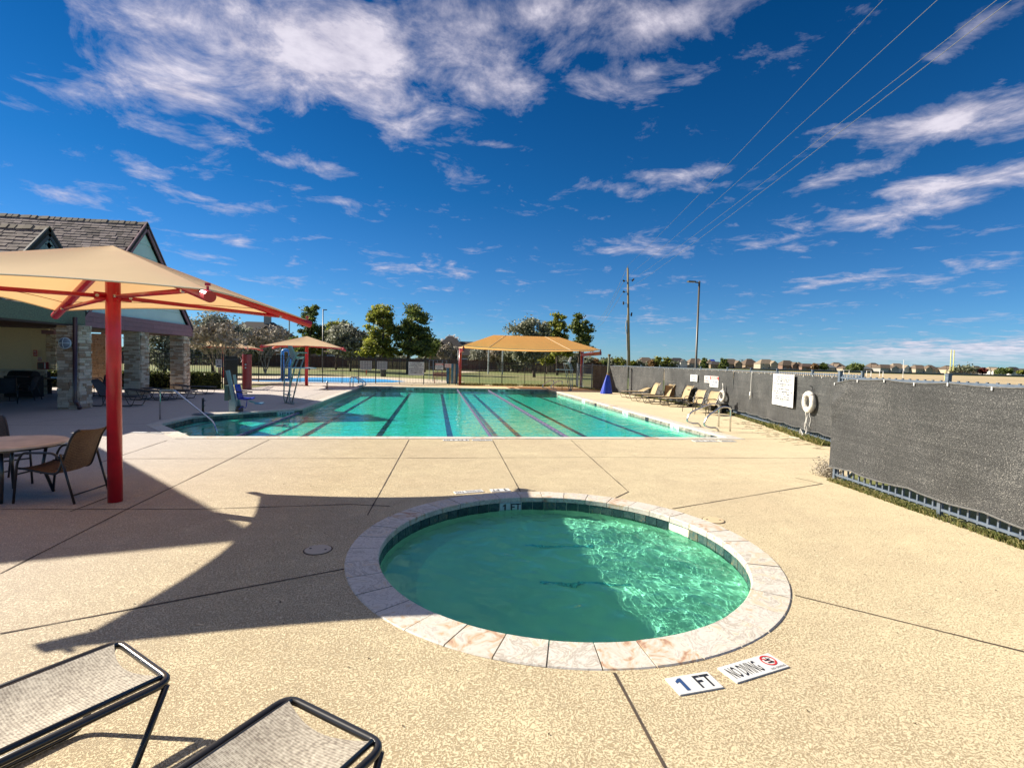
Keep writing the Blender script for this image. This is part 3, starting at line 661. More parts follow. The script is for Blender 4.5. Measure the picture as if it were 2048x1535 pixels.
deck_plate([(944, 878.8), (984, 878.8), (984.5, 881.2), (944, 881.2)], [(1, 'NO DIVING', .7, .9, M_INK)], 'thin plate by the near edge of the big pool, right one of the middle pair', flip=True)
deck_plate([(1386, 880.3), (1432, 880.3), (1434, 883), (1387, 883)], [(1, '3 FT 6 IN', .7, .9, M_INK)], 'thin plate at the right end of the near pool edge, next to the hand rails', flip=True)
deck_plate([(1438, 880.6), (1468, 880.6), (1471, 883), (1440, 883)], [(1, 'NO DIVING', .7, .9, M_INK)], 'rightmost thin plate by the near edge of the big pool', flip=True)
deck_plate([(302, 860), (311, 858.5), (333, 872), (323, 874)], [(.5, 'NO', .5, .5, M_INK), (.5, '3 FT', .5, .6, M_INK)], 'shaded marker plate beside the stepped alcove corner')
for (px, py, r_, lb) in ((636, 1099, .125, 'round grey skimmer lid in the shade left of the round pool'), (1427, 1040, .125, 'round tan skimmer lid in the sun right of the round pool')):
    c = G(px, py); root = empty('skimmer_lid', c, lb, 'skimmer lid', 'skimmer lids in the deck')
    MB().lathe([(r_, 0), (r_, .006), (r_-.006, .009), (.001, .010)], c, 32).build('lid', mat('lid_grey', (.46, .39, .29), .6) if px < 1000 else mat('lid_tan', (.55, .42, .25), .7), root)
    mb_ = MB()
    for sx_ in (-1, 1): mb_.lathe([(.012, .010), (.012, .0115), (.001, .0115)], c+Vector((sx_*.075, -.02*sx_, 0)), 10)
    mb_.build('finger_hole', M_INK, root)
    MB().lathe([(r_+.012, .0), (r_+.012, .0025), (r_, .0025)], c, 32).build('rim', M_JOINT, root)

# ------------------------------------------------------------------ umbrellas
def canopy_fn(pk, a, b, sc_=.12, sag=.05):
    pk, a, b = Vector(pk), Vector(a), Vector(b)
    def fn(u, v):
        ue = u*(1-sc_*4*v*(1-v)*u); p = pk+(a+(b-a)*v-pk)*ue
        p.z -= sag*math.sin(math.pi*v)*math.sin(math.pi*min(u, 1))
        return p
    return fn
def umbrella(name, loc, half, ez, pz, pr, label, rz=0, group=None, seam=True):
    root = empty(name, loc, label, 'umbrella', group, rz)
    MB().lathe([(pr, 0), (pr, pz-.35), (pr*.6, pz-.30)], (0, 0, 0), 28).build('pole', M_RED, root, smooth=True, local=True)
    cs = [(half, -half, ez), (half, half, ez), (-half, half, ez), (-half, -half, ez)]
    hub = (0, 0, pz)
    m_ = MB(); hem = MB(); sm = MB()
    for i in range(4):
        a, b = cs[i], cs[(i+1) % 4]; fn = canopy_fn(hub, a, b); m_.grid(fn, 10, 14)
        hem.tube([fn(1, j/14)+Vector((0, 0, -.004)) for j in range(15)], .009, 6)
        if seam: sm.tube([fn(.84, j/14)+Vector((0, 0, -.006)) for j in range(15)], .005, 5)
    m_.build('canopy', M_CANVAS, root, smooth=True, local=True); hem.build('hem', mat('canvas_hem', (.60, .52, .36), .8), root, local=True)
    if seam: sm.build('seam', mat('canvas_seam', (.30, .22, .12), .8), root, local=True)
    for c in cs:
        d = Vector((c[0], c[1], 0)).normalized(); tip = Vector(c)+d*.06+Vector((0, 0, -.075)); inner = Vector((0, 0, pz-.13)); 
        s_ = inner+(tip-inner)*.12
        MB().tube([s_, tip], half*.030, 16).build('rafter', M_RED, root, smooth=False, local=True)
        k = inner+(tip-inner)*.80+Vector((0, 0, -.04)); e = Vector((0, 0, ez+.07))+d*pr
        mb_ = MB(); mb_.tube([e, k], half*.014, 10); mb_.build('strut', M_RED, root, smooth=True, local=True)
        mb_ = MB(); sd = Vector((-d.y, d.x, 0)); mb_.tube([k-sd*.045, k+sd*.045], .022, 8); mb_.tube([e+d*.09-sd*.045, e+d*.09+sd*.045], .020, 8); mb_.build('bolt', M_STEEL, root, local=True)
        MB().box(e+d*.05, (.12, .03, .09), rz=math.atan2(d.y, d.x)).build('bracket', M_RED, root, local=True)
        t2 = tip+d*-.05+Vector((0, 0, half*.03)); mb_ = MB(); mb_.tube([t2, t2+Vector((0, 0, .045))], .012, 8); mb_.tube([t2+Vector((0, 0, .05)), t2+Vector((0, 0, .075))], .026, 8); mb_.build('cable_knob', M_RED, root, local=True)
    return root
u1 = umbrella('cantilever_umbrella', (-3.97, 6.97, 0), 1.85, 2.50, 3.20, .079, 'large tan canvas umbrella on a thick red pole, nearest the camera')
u2 = umbrella('cantilever_umbrella', G(613, 771)+Vector((0, 0, 0)), 2.25, 2.42, 3.15, .10, 'smaller looking tan umbrella on a red pole behind the lifeguard chair', rz=.15, seam=False)
p = PD(446, 760, 40); umbrella('cantilever_umbrella', (p.x, p.y, 0), 2.35, 2.35, 3.1, .10, 'tan umbrella half hidden by bare branches beyond the left fence', rz=.1, seam=False)

# far hip canopy on two red posts
def hip_canopy():
    A = G(920, 770.5); B = G(1162, 774); A.z = B.z = 0; A = Vector((1.85, 37.7, 0)); B = Vector((11.25, 37.8, 0))
    root = empty('shade_canopy', (A+B)/2, 'wide tan hip canopy on two dark red posts behind the far end of the pool', 'shade canopy')
    yf, yb, ez, rz_ = 33.2, 38.4, 2.82, 3.72
    xl, xr = 1.75, 11.2
    for P in (A, B):
        MB().tube([P, P+Vector((0, 0, 2.75))], .11, 16).build('post', M_REDD, root, smooth=True)
        mb_ = MB(); mb_.bar(P+Vector((0, .1, 2.5)), (P.x, yf+.15, 2.58), .14, .24); mb_.build('arm', M_REDD, root)
        mb_ = MB(); mb_.tube([(P.x, yf+.2, 2.6), (P.x, yf+.2, 2.86)], .05, 10); mb_.tube([(P.x, yb-.4, 2.6), (P.x, yb-.1, 2.84)], .05, 10); mb_.build('corner_stub', M_REDD, root)
    ra, rb = Vector((4.1, 35.8, rz_)), Vector((8.9, 35.8, rz_)); C_ = [Vector((xl, yf, ez)), Vector((xr, yf, ez)), Vector((xr, yb, ez)), Vector((xl, yb, ez))]
    def quad(a, b, c, d, sc_):                   # a-b eave, d-c ridge
        def fn(u, v):
            e = a+(b-a)*v; t = d+(c-d)*v; uu = u*(1-sc_*4*v*(1-v)*u); p = t+(e-t)*uu; p.z -= .07*math.sin(math.pi*v)*math.sin(math.pi*u)+.16*u*u*4*v*(1-v); return p
        return fn
    m_ = MB(); fs = [quad(C_[0], C_[1], rb, ra, .03), quad(C_[1], C_[2], rb, rb, .1), quad(C_[2], C_[3], ra, rb, .03), quad(C_[3], C_[0], ra, ra, .1)]
    for f in fs: m_.grid(f, 8, 16)
    m_.build('canopy', M_CANVAS2, root, smooth=True)
    hem = MB()
    for f in fs: hem.tube([f(1, j/16) for j in range(17)], .02, 5)
    for vv in (.18, .78): hem.tube([fs[0](j/8, vv)+Vector((0, -.01, .012)) for j in range(9)], .012, 5)
    hem.build('seam', mat('pale_seam', (.75, .62, .4), .8), root)
hip_canopy()

# ------------------------------------------------------------------ furniture
def chaise(name, label, sling, frame, back=0.0, L=1.9, wd=.60, h=.36, hinge=1.22, group=None, tr=.016):
    """foot end at x=0, head at +x; y across"""
    root = empty(name, (0, 0, 0), label, 'lounge chair', group)
    hb = L-hinge; bx = hinge+hb*math.cos(back); bz = h+hb*math.sin(back); y = wd/2
    fr = MB()
    lp = smoothpts([(hinge+.02, -y, h), (0, -y, h), (0, y, h), (hinge+.02, y, h)], .07, 5); fr.tube(lp, tr, 10)
    for s in (-1, 1): fr.tube([(.02, s*(y-.045), h+.012), (hinge, s*(y-.045), h+.012)], tr*.75, 8)
    fr.build('frame', frame, root, smooth=True, local=True)
    lp = smoothpts([(hinge-.02, -y+.03, h), (bx, -y+.03, bz), (bx, y-.03, bz), (hinge-.02, y-.03, h)], .05, 4)
    MB().tube(lp, tr*.9, 8).build('back_frame', frame, root, smooth=True, local=True)
    yi = y-.045
    MB().grid(lambda u, v: Vector((.035+.05*(math.sin(math.pi*v))*(1-u)**6+u*(hinge-.03), -yi+2*yi*v, h+.024-.035*math.sin(math.pi*v)*(.5+.5*math.sin(math.pi*u)))), 18, 12).build('seat_sling', sling, root, smooth=True, local=True)
    def bs(u, v):
        t = u*hb; cv = .10*u**4 if back > .3 else 0
        return Vector((hinge+.01+t*math.cos(back)+cv*1.0, -yi+2*yi*v, h+.022+t*math.sin(back)-cv*.5-.02*math.sin(math.pi*v)))
    MB().grid(bs, 14, 8).build('back_sling', sling, root, smooth=True, local=True)
    for s in (-1, 1):
        for (a, b, c, d) in ((.02, .16, .62, .78), (.98, 1.12, 1.50, 1.66)):
            if back <= .3 or d < 1.3: dd = d
            else: dd = hinge+.30; 
            pts = smoothpts([(a, s*y, h-.01), (b, s*(y-.01), tr), (c, s*(y-.01), tr), (dd, s*y, h-.01)], .06, 4)
            MB().tube(pts, tr*.85, 8).build('leg', frame, root, smooth=True, local=True)
    if back > .3:
        fr2 = MB()
        for s in (-1, 1):
            fr2.tube([(hinge, s*y, h), (L, s*y, h-.02)], tr*.8, 7); fr2.tube([(hinge+.5*hb*math.cos(back), s*(y-.03), h+.5*hb*math.sin(back)), (hinge+.42, s*y, h)], tr*.6, 6)
        fr2.build('support', frame, root, smooth=True, local=True)
    return root
gN = 'grey sling lounge chairs in the near foreground'
def place(root, foot_c, head_dir):
    root.location = foot_c; root.rotation_euler = (0, 0, math.atan2(head_dir[1], head_dir[0]))
c1 = chaise('lounge_chair', 'grey woven lounge chair at the left bottom corner, half shaded', M_SLING, M_CHAIRM, 0, 1.9, .56, .38, 1.30, gN, .0175)
a, b = G(240, 1284, .38), G(339, 1360, .38); d = Vector((-.65, -.76, 0)); place(c1, (*((a+b)/2).xy, 0), d)
a, b = G(572, 1394, .38), G(775, 1490, .38); d = Vector((-.60, -.80, 0))
copy_thing(c1, (*((a+b)/2).xy, 0), math.atan2(d.y, d.x), 'grey woven lounge chair at the bottom edge, right of the half shaded one', gN)

gL = 'dark lounge chairs beside the stone columns'
dk = chaise('lounge_chair', 'dark lounge chair with raised back beside the nearest stone column', M_SLINGD, M_BLACKM, R(62), 1.9, .6, .34, 1.2, gL, .014)
place(dk, (*G(284, 812).xy, 0), Vector((-1, .08, 0))); 
dkf = chaise('lounge_chair', 'dark flat lounge chair in front of the second stone column', M_SLINGD, M_BLACKM, R(6), 1.9, .6, .34, 1.2, gL, .014)
place(dkf, (*G(352, 800).xy, 0), Vector((-1, .05, 0)))
copy_thing(dkf, (*G(388, 797).xy, 0), math.pi-.1, 'dark flat lounge chair, third of the row from the red pole', gL)
copy_thing(dkf, (*G(426, 788).xy, 0), math.pi-.15, 'dark flat lounge chair farthest along the row, by the hedge', gL)
gR = 'tan lounge chairs along the screened fence'
tn = chaise('lounge_chair', 'tan lounge chair with raised back, nearest the patio chairs', M_SLINGT, M_CHAIRM, R(72), 1.85, .62, .36, 1.18, gR, .015)
place(tn, (*G(1324, 812).xy, 0), Vector((.99, .12, 0)))
copy_thing(tn, (*G(1289, 807).xy, 0), .1, 'tan lounge chair with raised back, middle one of the row by the screen', gR)
copy_thing(tn, (*G(1263, 802).xy, 0), .08, 'tan lounge chair with raised back, farthest of the raised three', gR)
fl = chaise('lounge_chair', 'tan lounge chair lying nearly flat at the far end of the row', M_SLINGT, M_CHAIRM, R(25), 1.85, .62, .36, 1.18, gR, .015); place(fl, (*G(1243, 795).xy, 0), Vector((.99, .1, 0)))

def patio_chair(label, sling, frame, group=None, tr=.014, hb=.90):
    """faces +x, origin on the ground below the seat centre"""
    root = empty('patio_chair', (0, 0, 0), label, 'chair', group); y = .285
    prof = [(.27, .43), (.20, .425), (.0, .385), (-.17, .36), (-.22, .40), (-.36, .80), (-.42, .89), (-.47, .915)] if hb > .85 else [(.27, .43), (0, .39), (-.17, .37), (-.22, .41), (-.38, .85)]
    sp = smoothpts([(x, 0, z) for x, z in prof], .05, 3)
    for s in (-1, 1):
        MB().tube([(p.x, s*(y-.03), p.z) for p in sp], tr, 8).build('side_rail', frame, root, smooth=True, local=True)
        MB().tube(smoothpts([(.30, s*y, 0), (.245, s*y, .52), (.18, s*y, .63), (-.18, s*y, .63), (-.26, s*y, .55)], .08, 5), tr, 8).build('front_leg', frame, root, smooth=True, local=True)
        MB().tube([(-.26, s*y, .62), (-.42, s*(y+.0), 0)], tr, 8).build('rear_leg', frame, root, smooth=True, local=True)
    m_ = MB(); m_.tube([(-.385, -y, .10), (-.385, y, .10)], tr*.8, 6); m_.tube([(.26, -y, .36), (.26, y, .36)], tr*.8, 6); m_.tube([(-.255, -y, .60), (-.265, y, .60)], tr*.5, 6); m_.tube([(.0, -y+.03, .37), (.0, y-.03, .37)], tr*.6, 6); m_.build('stretcher', frame, root, smooth=True, local=True)
    n_ = len(sp)
    def fn(u, v):
        t = u*(n_-1); i = min(int(t), n_-2); p = sp[i]+(sp[i+1]-sp[i])*(t-i)
        return Vector((p.x-.03*math.sin(math.pi*v)*(u > .5), -(y-.03)+2*(y-.03)*v, p.z-.02*math.sin(math.pi*v)+.004))
    MB().grid(fn, n_-1, 8).build('sling', sling, root, smooth=True, local=True)
    return root
def at_xy(root, x, y, rz): root.location = (x, y, 0); root.rotation_euler = (0, 0, rz)
ch = patio_chair('brown sling patio chair beside the thick red pole', M_SLINGB, M_BLACKM); at_xy(ch, -4.76, 7.2, math.pi-.10)
gP = 'dark patio chairs'
ch2 = patio_chair('charcoal patio chair against the stone wainscot under the porch', M_SLINGD, M_BLACKM, gP); p = G(78, 788); at_xy(ch2, p.x, p.y, .1)
def pc(px, py, rz, lb, g=gP): p = G(px, py); return copy_thing(ch2, (p.x, p.y, 0), rz, lb, g)
pc(12, 806, 2.2, 'charcoal patio chair at the left edge under the porch'); pc(48, 800, 3.4, 'charcoal patio chair next to the one at the left edge'); pc(128, 787, 3.1, 'charcoal patio chair half hidden behind the nearest stone column')
p = G(205, 792); pc(212, 792, 2.6, 'charcoal patio chair in shade between the stone columns')
chL = copy_thing(ch2, (-6.0, 7.9, 0), -.6, 'dark patio chair at the far side of the round table, at the left edge', 'dark patio chairs')
gT = 'tan patio chairs by the screened fence'
ct = patio_chair('tan sling patio chair on the right of the pair beneath the warning sign', M_SLINGT, M_CHAIRM, gT); p = G(1412, 829); at_xy(ct, p.x, p.y, math.pi+.25)
p = G(1386, 824); copy_thing(ct, (p.x, p.y, 0), math.pi+.25, 'tan sling patio chair on the left of the pair beneath the warning sign', gT)
cb = patio_chair('brown patio chair seen from behind between the tan lounge chairs', M_SLINGB, M_CHAIRM); p = G(1335, 806); at_xy(cb, p.x, p.y, 1.4)

def round_table(loc, r_, h, label, topm, group=None):
    root = empty('round_table', loc, label, 'table', group)
    MB().lathe([(r_-.02, h-.035), (r_, h-.03), (r_, h-.008), (r_-.015, h), (.001, h+.001)], (0, 0, 0), 56).build('table_top', topm, root, smooth=False, local=True)
    MB().lathe([(r_-.06, h-.06), (r_-.05, h-.06), (r_-.05, h-.036), (r_-.06, h-.036)], (0, 0, 0), 32).build('apron', M_CHAIRM, root, local=True)
    for k in range(4):
        a = k*math.pi/2+.5; MB().tube([(math.cos(a)*r_*.62, math.sin(a)*r_*.62, h-.05), (math.cos(a)*r_*.55, math.sin(a)*r_*.55, .35), (math.cos(a)*r_*.72, math.sin(a)*r_*.72, 0)], .02, 8).build('leg', M_CHAIRM, root, smooth=True, local=True)
    return root
M_TT = mat('stained_table_top', (.60, .52, .42), .5, noise=(3, .25), bump=(40, .2, .002))
round_table((-5.42, 7.32, 0), .61, .70, 'round table with a stained pinkish tan top at the left edge', M_TT)
p = G(120, 787); round_table((p.x, p.y, 0), .5, .7, 'small dark round table behind the nearest stone column', M_CHAIRM)

# umbrella stands
def stand(px, py, hh, lb, rr=.30):
    p = G(px, py); root = empty('umbrella_stand', p, lb, 'umbrella stand', 'umbrella stands without umbrella')
    MB().lathe([(rr, 0), (rr, .02), (rr*.75, .05), (rr*.25, .07), (.03, .09)], p, 28).build('base', M_BLACKM, root)
    MB().tube([p+Vector((0, 0, .05)), p+Vector((0, 0, hh))], .032, 12).build('tube', M_BLACKM, root, smooth=True)
    mb_ = MB(); mb_.tube([p+Vector((0, 0, hh*.85)), p+Vector((.08, -.02, hh*.85))], .015, 6); mb_.tube([p+Vector((0, 0, hh*.55)), p+Vector((.07, -.02, hh*.55))], .012, 6); mb_.build('knob', M_BLACKM, root)
stand(406, 829, .52, 'black umbrella stand behind the curved stair rail'); stand(654, 779, .50, 'black umbrella stand on the sunny deck left of the far pool corner', .42)

# ------------------------------------------------------------------ hand rails
def rail(pts, label, r_=.024, rad=.16, group=None, name='hand_rail'):
    o = MB().tube(smoothpts(pts, rad, 7), r_, 12).build(name, M_STEEL, smooth=True); return tag(o, label, 'hand rail', group)
a = G(320, 838); e = G(437, 872, WZ-.1); h_ = .86
d = (e-a); d.z = 0; t1 = a+d*.22; t1.z = h_
rail([a, a+Vector((0, 0, h_-.04)), a+d*.26+Vector((0, 0, h_)), a+d*.92+Vector((0, 0, .12)), e], 'steel stair rail running down into the stepped alcove of the pool', .024, .12)
for (px, py, lb, k) in ((1460, 862, 'curved steel pool rail at the right near corner, front one of the pair', 0), (1437, 853, 'curved steel pool rail at the right near corner, rear one of the pair', 1)):
    p = G(px, py); q = Vector((PX1+.12, p.y-.02, -.1)) if False else None
    x1 = PX1+.30; L = p.x-x1; y0 = p.y
    pts = [p, p+Vector((0, 0, .70)), (p.x-.28, y0, .73), (x1-.18, y0, .44), (x1-.30, y0, .18), (x1-.12, y0, .10), (x1+.12, y0, .10), (x1+.20, y0, -.02)]
    rail(pts, lb, .026, .14, 'rails at the right near pool corner')
for (px, py, lb, sg, g) in ((1107, 779, 'grab rail at the far right pool corner, left one', 1, 'grab rails at the far right corner'), (1124, 780, 'grab rail at the far right pool corner, right one', 1, 'grab rails at the far right corner'), (700, 774, 'grab rail at the far left pool corner, left one', -1, 'grab rails at the far left corner'), (706, 774, 'grab rail at the far left pool corner, right one', -1, 'grab rails at the far left corner')):
    p = G(px, py); s = -1 if sg > 0 else 1
    pts = [p, p+Vector((0, 0, .62)), p+Vector((s*.25, 0, .66)), p+Vector((s*.75, 0, .34)), p+Vector((s*.80, 0, .15)), p+Vector((s*.45, 0, .08)), p+Vector((s*.35, 0, -.02))]
    rail(pts, lb, .03, .12, g)

# ------------------------------------------------------------------ lifeguard chairs
M_SEAT = mat('pale_green_fibreglass', (.42, .50, .45), .5, noise=(5, .1))
M_GUARD = mat('dull_grey_green_tube', (.30, .33, .30), .35, metal=.35)
def guard_chair(loc, rz, label, seatm):
    M_STEEL = M_GUARD
    root = empty('lifeguard_chair', loc, label, 'lifeguard chair', 'lifeguard chairs', rz)
    w2 = .24
    for s in (-1, 1):
        pts = smoothpts([(.12, s*w2, .03), (-.02, s*w2, .03), (-.08, s*w2, .25), (-.04, s*w2, 1.45), (.10, s*w2, 1.85), (.28, s*w2, 2.02), (.62, s*w2, 2.02)], .16, 5)
        MB().tube(pts, .026, 10).build('side_rail', M_STEEL, root, smooth=True, local=True)
        MB().tube([(.02, s*w2, .02), (.34, s*w2, 1.36), (.50, s*(w2-.02), 1.80)], .026, 10).build('front_strut', M_STEEL, root, smooth=True, local=True)
        MB().tube([(-.02, s*(w2-.03), 1.40), (.22, s*(w2-.03), 1.92)], .02, 8).build('brace', M_STEEL, root, smooth=True, local=True)
    for z in (.36, .72, 1.08): MB().box((-.05, 0, z), (.11, 2*w2, .035)).build('step', mat('step_grey', (.32, .38, .38), .6), root, local=True)
    MB().box((.45, 0, 1.41), (1.12, .52, .035)).build('footboard', mat('footboard_pale', (.45, .55, .60), .5), root, local=True)
    MB().tube([(.02, -w2-.1, .02), (.02, w2+.1, .02)], .03, 8).build('base_bar', M_STEEL, root, local=True)
    def sh(u, v):
        y = (-.5+v)*(.50-.14*max(0, u-.6)/.4*(1)); 
        if u < .5: x = .52-u*.80; z = 1.80-.03*math.sin(math.pi*v)
        else: x = .12-(u-.5)*.28; z = 1.80+(u-.5)*.95
        return Vector((x+.07*(2*v-1)**2*(1 if u > .45 else 0), y, z+.05*(2*v-1)**2*(1 if u < .5 else 0)))
    m_ = MB().grid(sh, 14, 10); o = m_.build('seat_shell', seatm, root, smooth=True, local=True)
    md = o.modifiers.new('t', 'SOLIDIFY'); md.thickness = .015
    return root
p = G(577, 807); guard_chair((p.x, p.y, 0), .7, 'tall lifeguard chair with pale green seat on the left side of the pool', M_SEAT)
p = G(1141, 781); guard_chair((p.x, p.y, 0), math.pi-.5, 'tall lifeguard chair with white seat at the far right corner of the pool', M_WHITEP)

# ------------------------------------------------------------------ pool lifts
M_BLUEP = mat('royal_blue_plastic', (.012, .03, .36), .4); M_BLUET = mat('blue_tarp', (.015, .05, .42), .45, noise=(4, .25))
M_LIFT = mat('pale_grey_green_metal', (.30, .38, .38), .4, metal=.2)
p = G(466, 823); root = empty('pool_lift', p, 'pool lift with a blue plastic seat and leaning grey mast', 'pool lift')
def lp_(x, z, y=0): return p+Vector((x, y, z))
MB().box(lp_(.02, .20), (.20, .26, .40)).build('base_box', M_LIFT, root); MB().box(lp_(.21, .10), (.12, .28, .20)).build('base_foot', M_BLACKM, root)
MB().bar(lp_(.12, .10, -.06), lp_(-.14, 1.36, -.06), .11, .10, (1, 0, 0)).build('mast', M_LIFT, root)
MB().bar(lp_(.17, .2, .10), lp_(.0, 1.22, .10), .06, .07, (1, 0, 0)).build('actuator', M_LIFT, root)
MB().box(lp_(-.16, .62), (.12, .24, .50)).build('battery_pack', mat('lift_green_grey', (.09, .14, .11), .5), root); MB().bar(lp_(-.24, .55, 0), lp_(0, .62, 0), .08, .09).build('control_arm', M_LIFT, root)
def seatf(u, v):
    y = -.22+.44*v; e = .04*(2*v-1)**2
    if u < .5: t = u*2; return lp_(.62-.42*t, .42+e-.03*math.sin(math.pi*t), y)
    t = (u-.5)*2; return lp_(.20-.12*t+e, .40+.50*t, y)
o = MB().grid(seatf, 14, 8).build('seat', M_BLUEP, root, smooth=True); md = o.modifiers.new('t', 'SOLIDIFY'); md.thickness = .03
for s in (-1, 1): MB().tube([lp_(.18, .68, s*.24), lp_(.52, .64, s*.24)], .02, 8).build('armrest', M_BLACKM, root)
MB().bar(lp_(.50, .36), lp_(.76, .30), .08, .04).build('leg_bar', M_LIFT, root); MB().box(lp_(.82, .29), (.20, .34, .03)).build('footrest', mat('footrest_blue', (.10, .25, .40), .5), root)
MB().tube(smoothpts([lp_(.25, .1, -.2), lp_(.34, .20, -.2), lp_(.47, .14, -.2), lp_(.50, .40, -.2)], .05, 4), .012, 6).build('hose', M_BLUEP, root)

p = G(1213, 787); root = empty('covered_pool_lift', p, 'second pool lift hidden under a royal blue tapering cover beside the fence', 'pool lift')
def cov_(u, v):
    a = 2*math.pi*v; z = 1.25*u; r_ = (.30*(1-u)**.85+.07)*(1+.10*math.sin(5*a+2*u)+.05*math.sin(9*a)); return p+Vector((math.cos(a)*r_+.06*u, math.sin(a)*r_*.7, z))
MB().grid(cov_, 14, 44).build('cover', M_BLUET, root, smooth=True)
MB().bar(p+Vector((.06, 0, 1.1)), p+Vector((.10, 0, 2.38)), .10, .10).build('mast', mat('olive_mast', (.16, .17, .12), .6), root)
MB().box(p+Vector((.10, 0, 2.42)), (.14, .14, .12)).build('mast_cap', M_WOODP, root)
MB().tube([p+Vector((.07, 0, 1.17)), p+Vector((.07, 0, 1.30))], .10, 10).build('tie_cord', mat('brown_cord', (.18, .12, .06), .8), root)

# short thick red shower post
p = G(494, 778); root = empty('shower_post', p, 'short thick dark red shower post by the left fence', 'shower post')
MB().lathe([(.24, 0), (.24, 1.88), (.235, 1.90), (.001, 1.90)], p, 28).build('post', M_REDD, root, smooth=False)
mb_ = MB()
for z in (1.35, 1.18): mb_.tube([p+Vector((.02, -.22, z)), p+Vector((.03, -.30, z))], .045, 10)
mb_.build('push_valve', M_STEEL, root)
MB().tube([p+Vector((-.30, 0, 1.5)), p+Vector((-.24, 0, 1.5)), p+Vector((-.35, -.05, 1.75))], .02, 6).build('shower_head', M_STEEL, root)

# ------------------------------------------------------------------ fences
def fence(name, label, pts, h, mtl, sp=.112, post_t=(), rails=(.12, None, None), group=None, pk=.018, postw=.05, z0=0.0, cap=False):
    P = [Vector((*q, 0)) for q in pts]; root = empty(name, P[0], label, 'fence', group); root.location = P[0]; WL[root.name] = P[0]
    rz_ = [.10, h-.22, h-.04]
    for a, b in zip(P[:-1], P[1:]):
        d = b-a; L = d.length; d.normalize(); rz = math.atan2(d.y, d.x)
        for z in rz_:
            MB().bar(a+Vector((0, 0, z+z0)), b+Vector((0, 0, z+z0)), .028, .032).build('rail', mtl, root)
        k = int(L/sp); src = MB().box((0, 0, (h-.02)/2+.04), (pk, pk, h-.08)).build('picket', mtl, root, local=True)
        for i in range(k):
            o = src if i == 0 else inst(src, (0, 0, 0), None, root)
            q = a+d*(sp*(i+.5)+(L-k*sp)/2)-P[0]; o.location = (q.x, q.y, z0); o.rotation_euler = (0, 0, rz)
    A = [0]
    for a, b in zip(P[:-1], P[1:]): A.append(A[-1]+(b-a).length)
    tot = A[-1]; ts = post_t if post_t else [i*2.35 for i in range(int(tot/2.35)+1)]+[tot]
    src = None
    for t in ts:
        t = min(max(t, 0), tot); i = max(j for j in range(len(A)-1) if A[j] <= t+1e-6) if t < tot else len(A)-2
        d = (P[i+1]-P[i]).normalized(); q = P[i]+d*(t-A[i])-P[0]
        if src is None:
            mb_ = MB(); mb_.box((0, 0, (h+.06)/2), (postw, postw, h+.06)); mb_.box((0, 0, h+.065), (postw*1.25, postw*1.25, .02)); src = mb_.build('post', mtl, root, local=True); o = src
        else: o = inst(src, (0, 0, 0), None, root)
        o.location = (q.x, q.y, z0); o.rotation_euler = (0, 0, math.atan2(d.y, d.x))
    return root
YF = 38.0
def fx(px): return PY(px, 768, YF).x
posts_px = [545, 565, 600, 645, 684, 717, 751, 799.5, 847, 898]
xL = fx(474); xM = 1.55; xR = 10.95
fence('picket_fence', 'black metal picket fence behind the far pool end, left of the first canopy post', [(xL, YF), (xM, YF)], 1.88, M_BLACKM, post_t=[0]+[fx(q)-xL for q in (517, 565, 600, 645, 684, 717, 751, 799.5, 847, 898)]+[xM-xL])
fence('picket_fence', 'black metal picket fence under the hip canopy, in front of the lawn', [(xM+.15, YF+.1), (xR, YF+.1)], 1.80, M_BLACKM, post_t=[0]+[fx(q)-xM-.15 for q in (959, 1004, 1049.5, 1090)]+[xR-xM-.15])
pA = G(445, 776.5); pB = G(474, 769.5)
fence('picket_fence', 'dark picket fence above the clipped hedge, carrying the 911 sign', [(-21, pA.y+.1), (-13.6, pA.y+.05), (pA.x, pA.y)], 1.85, mat('navy_black_metal', (.02, .025, .04), .35, coat=.3), sp=.12)
fence('open_gate', 'open picket gate leaf left of the red shower post', [(pA.x+.08, pA.y+.05), (pB.x, pB.y)], 1.8, M_BLACKM, post_t=[0, 99])['category'] = 'gate'

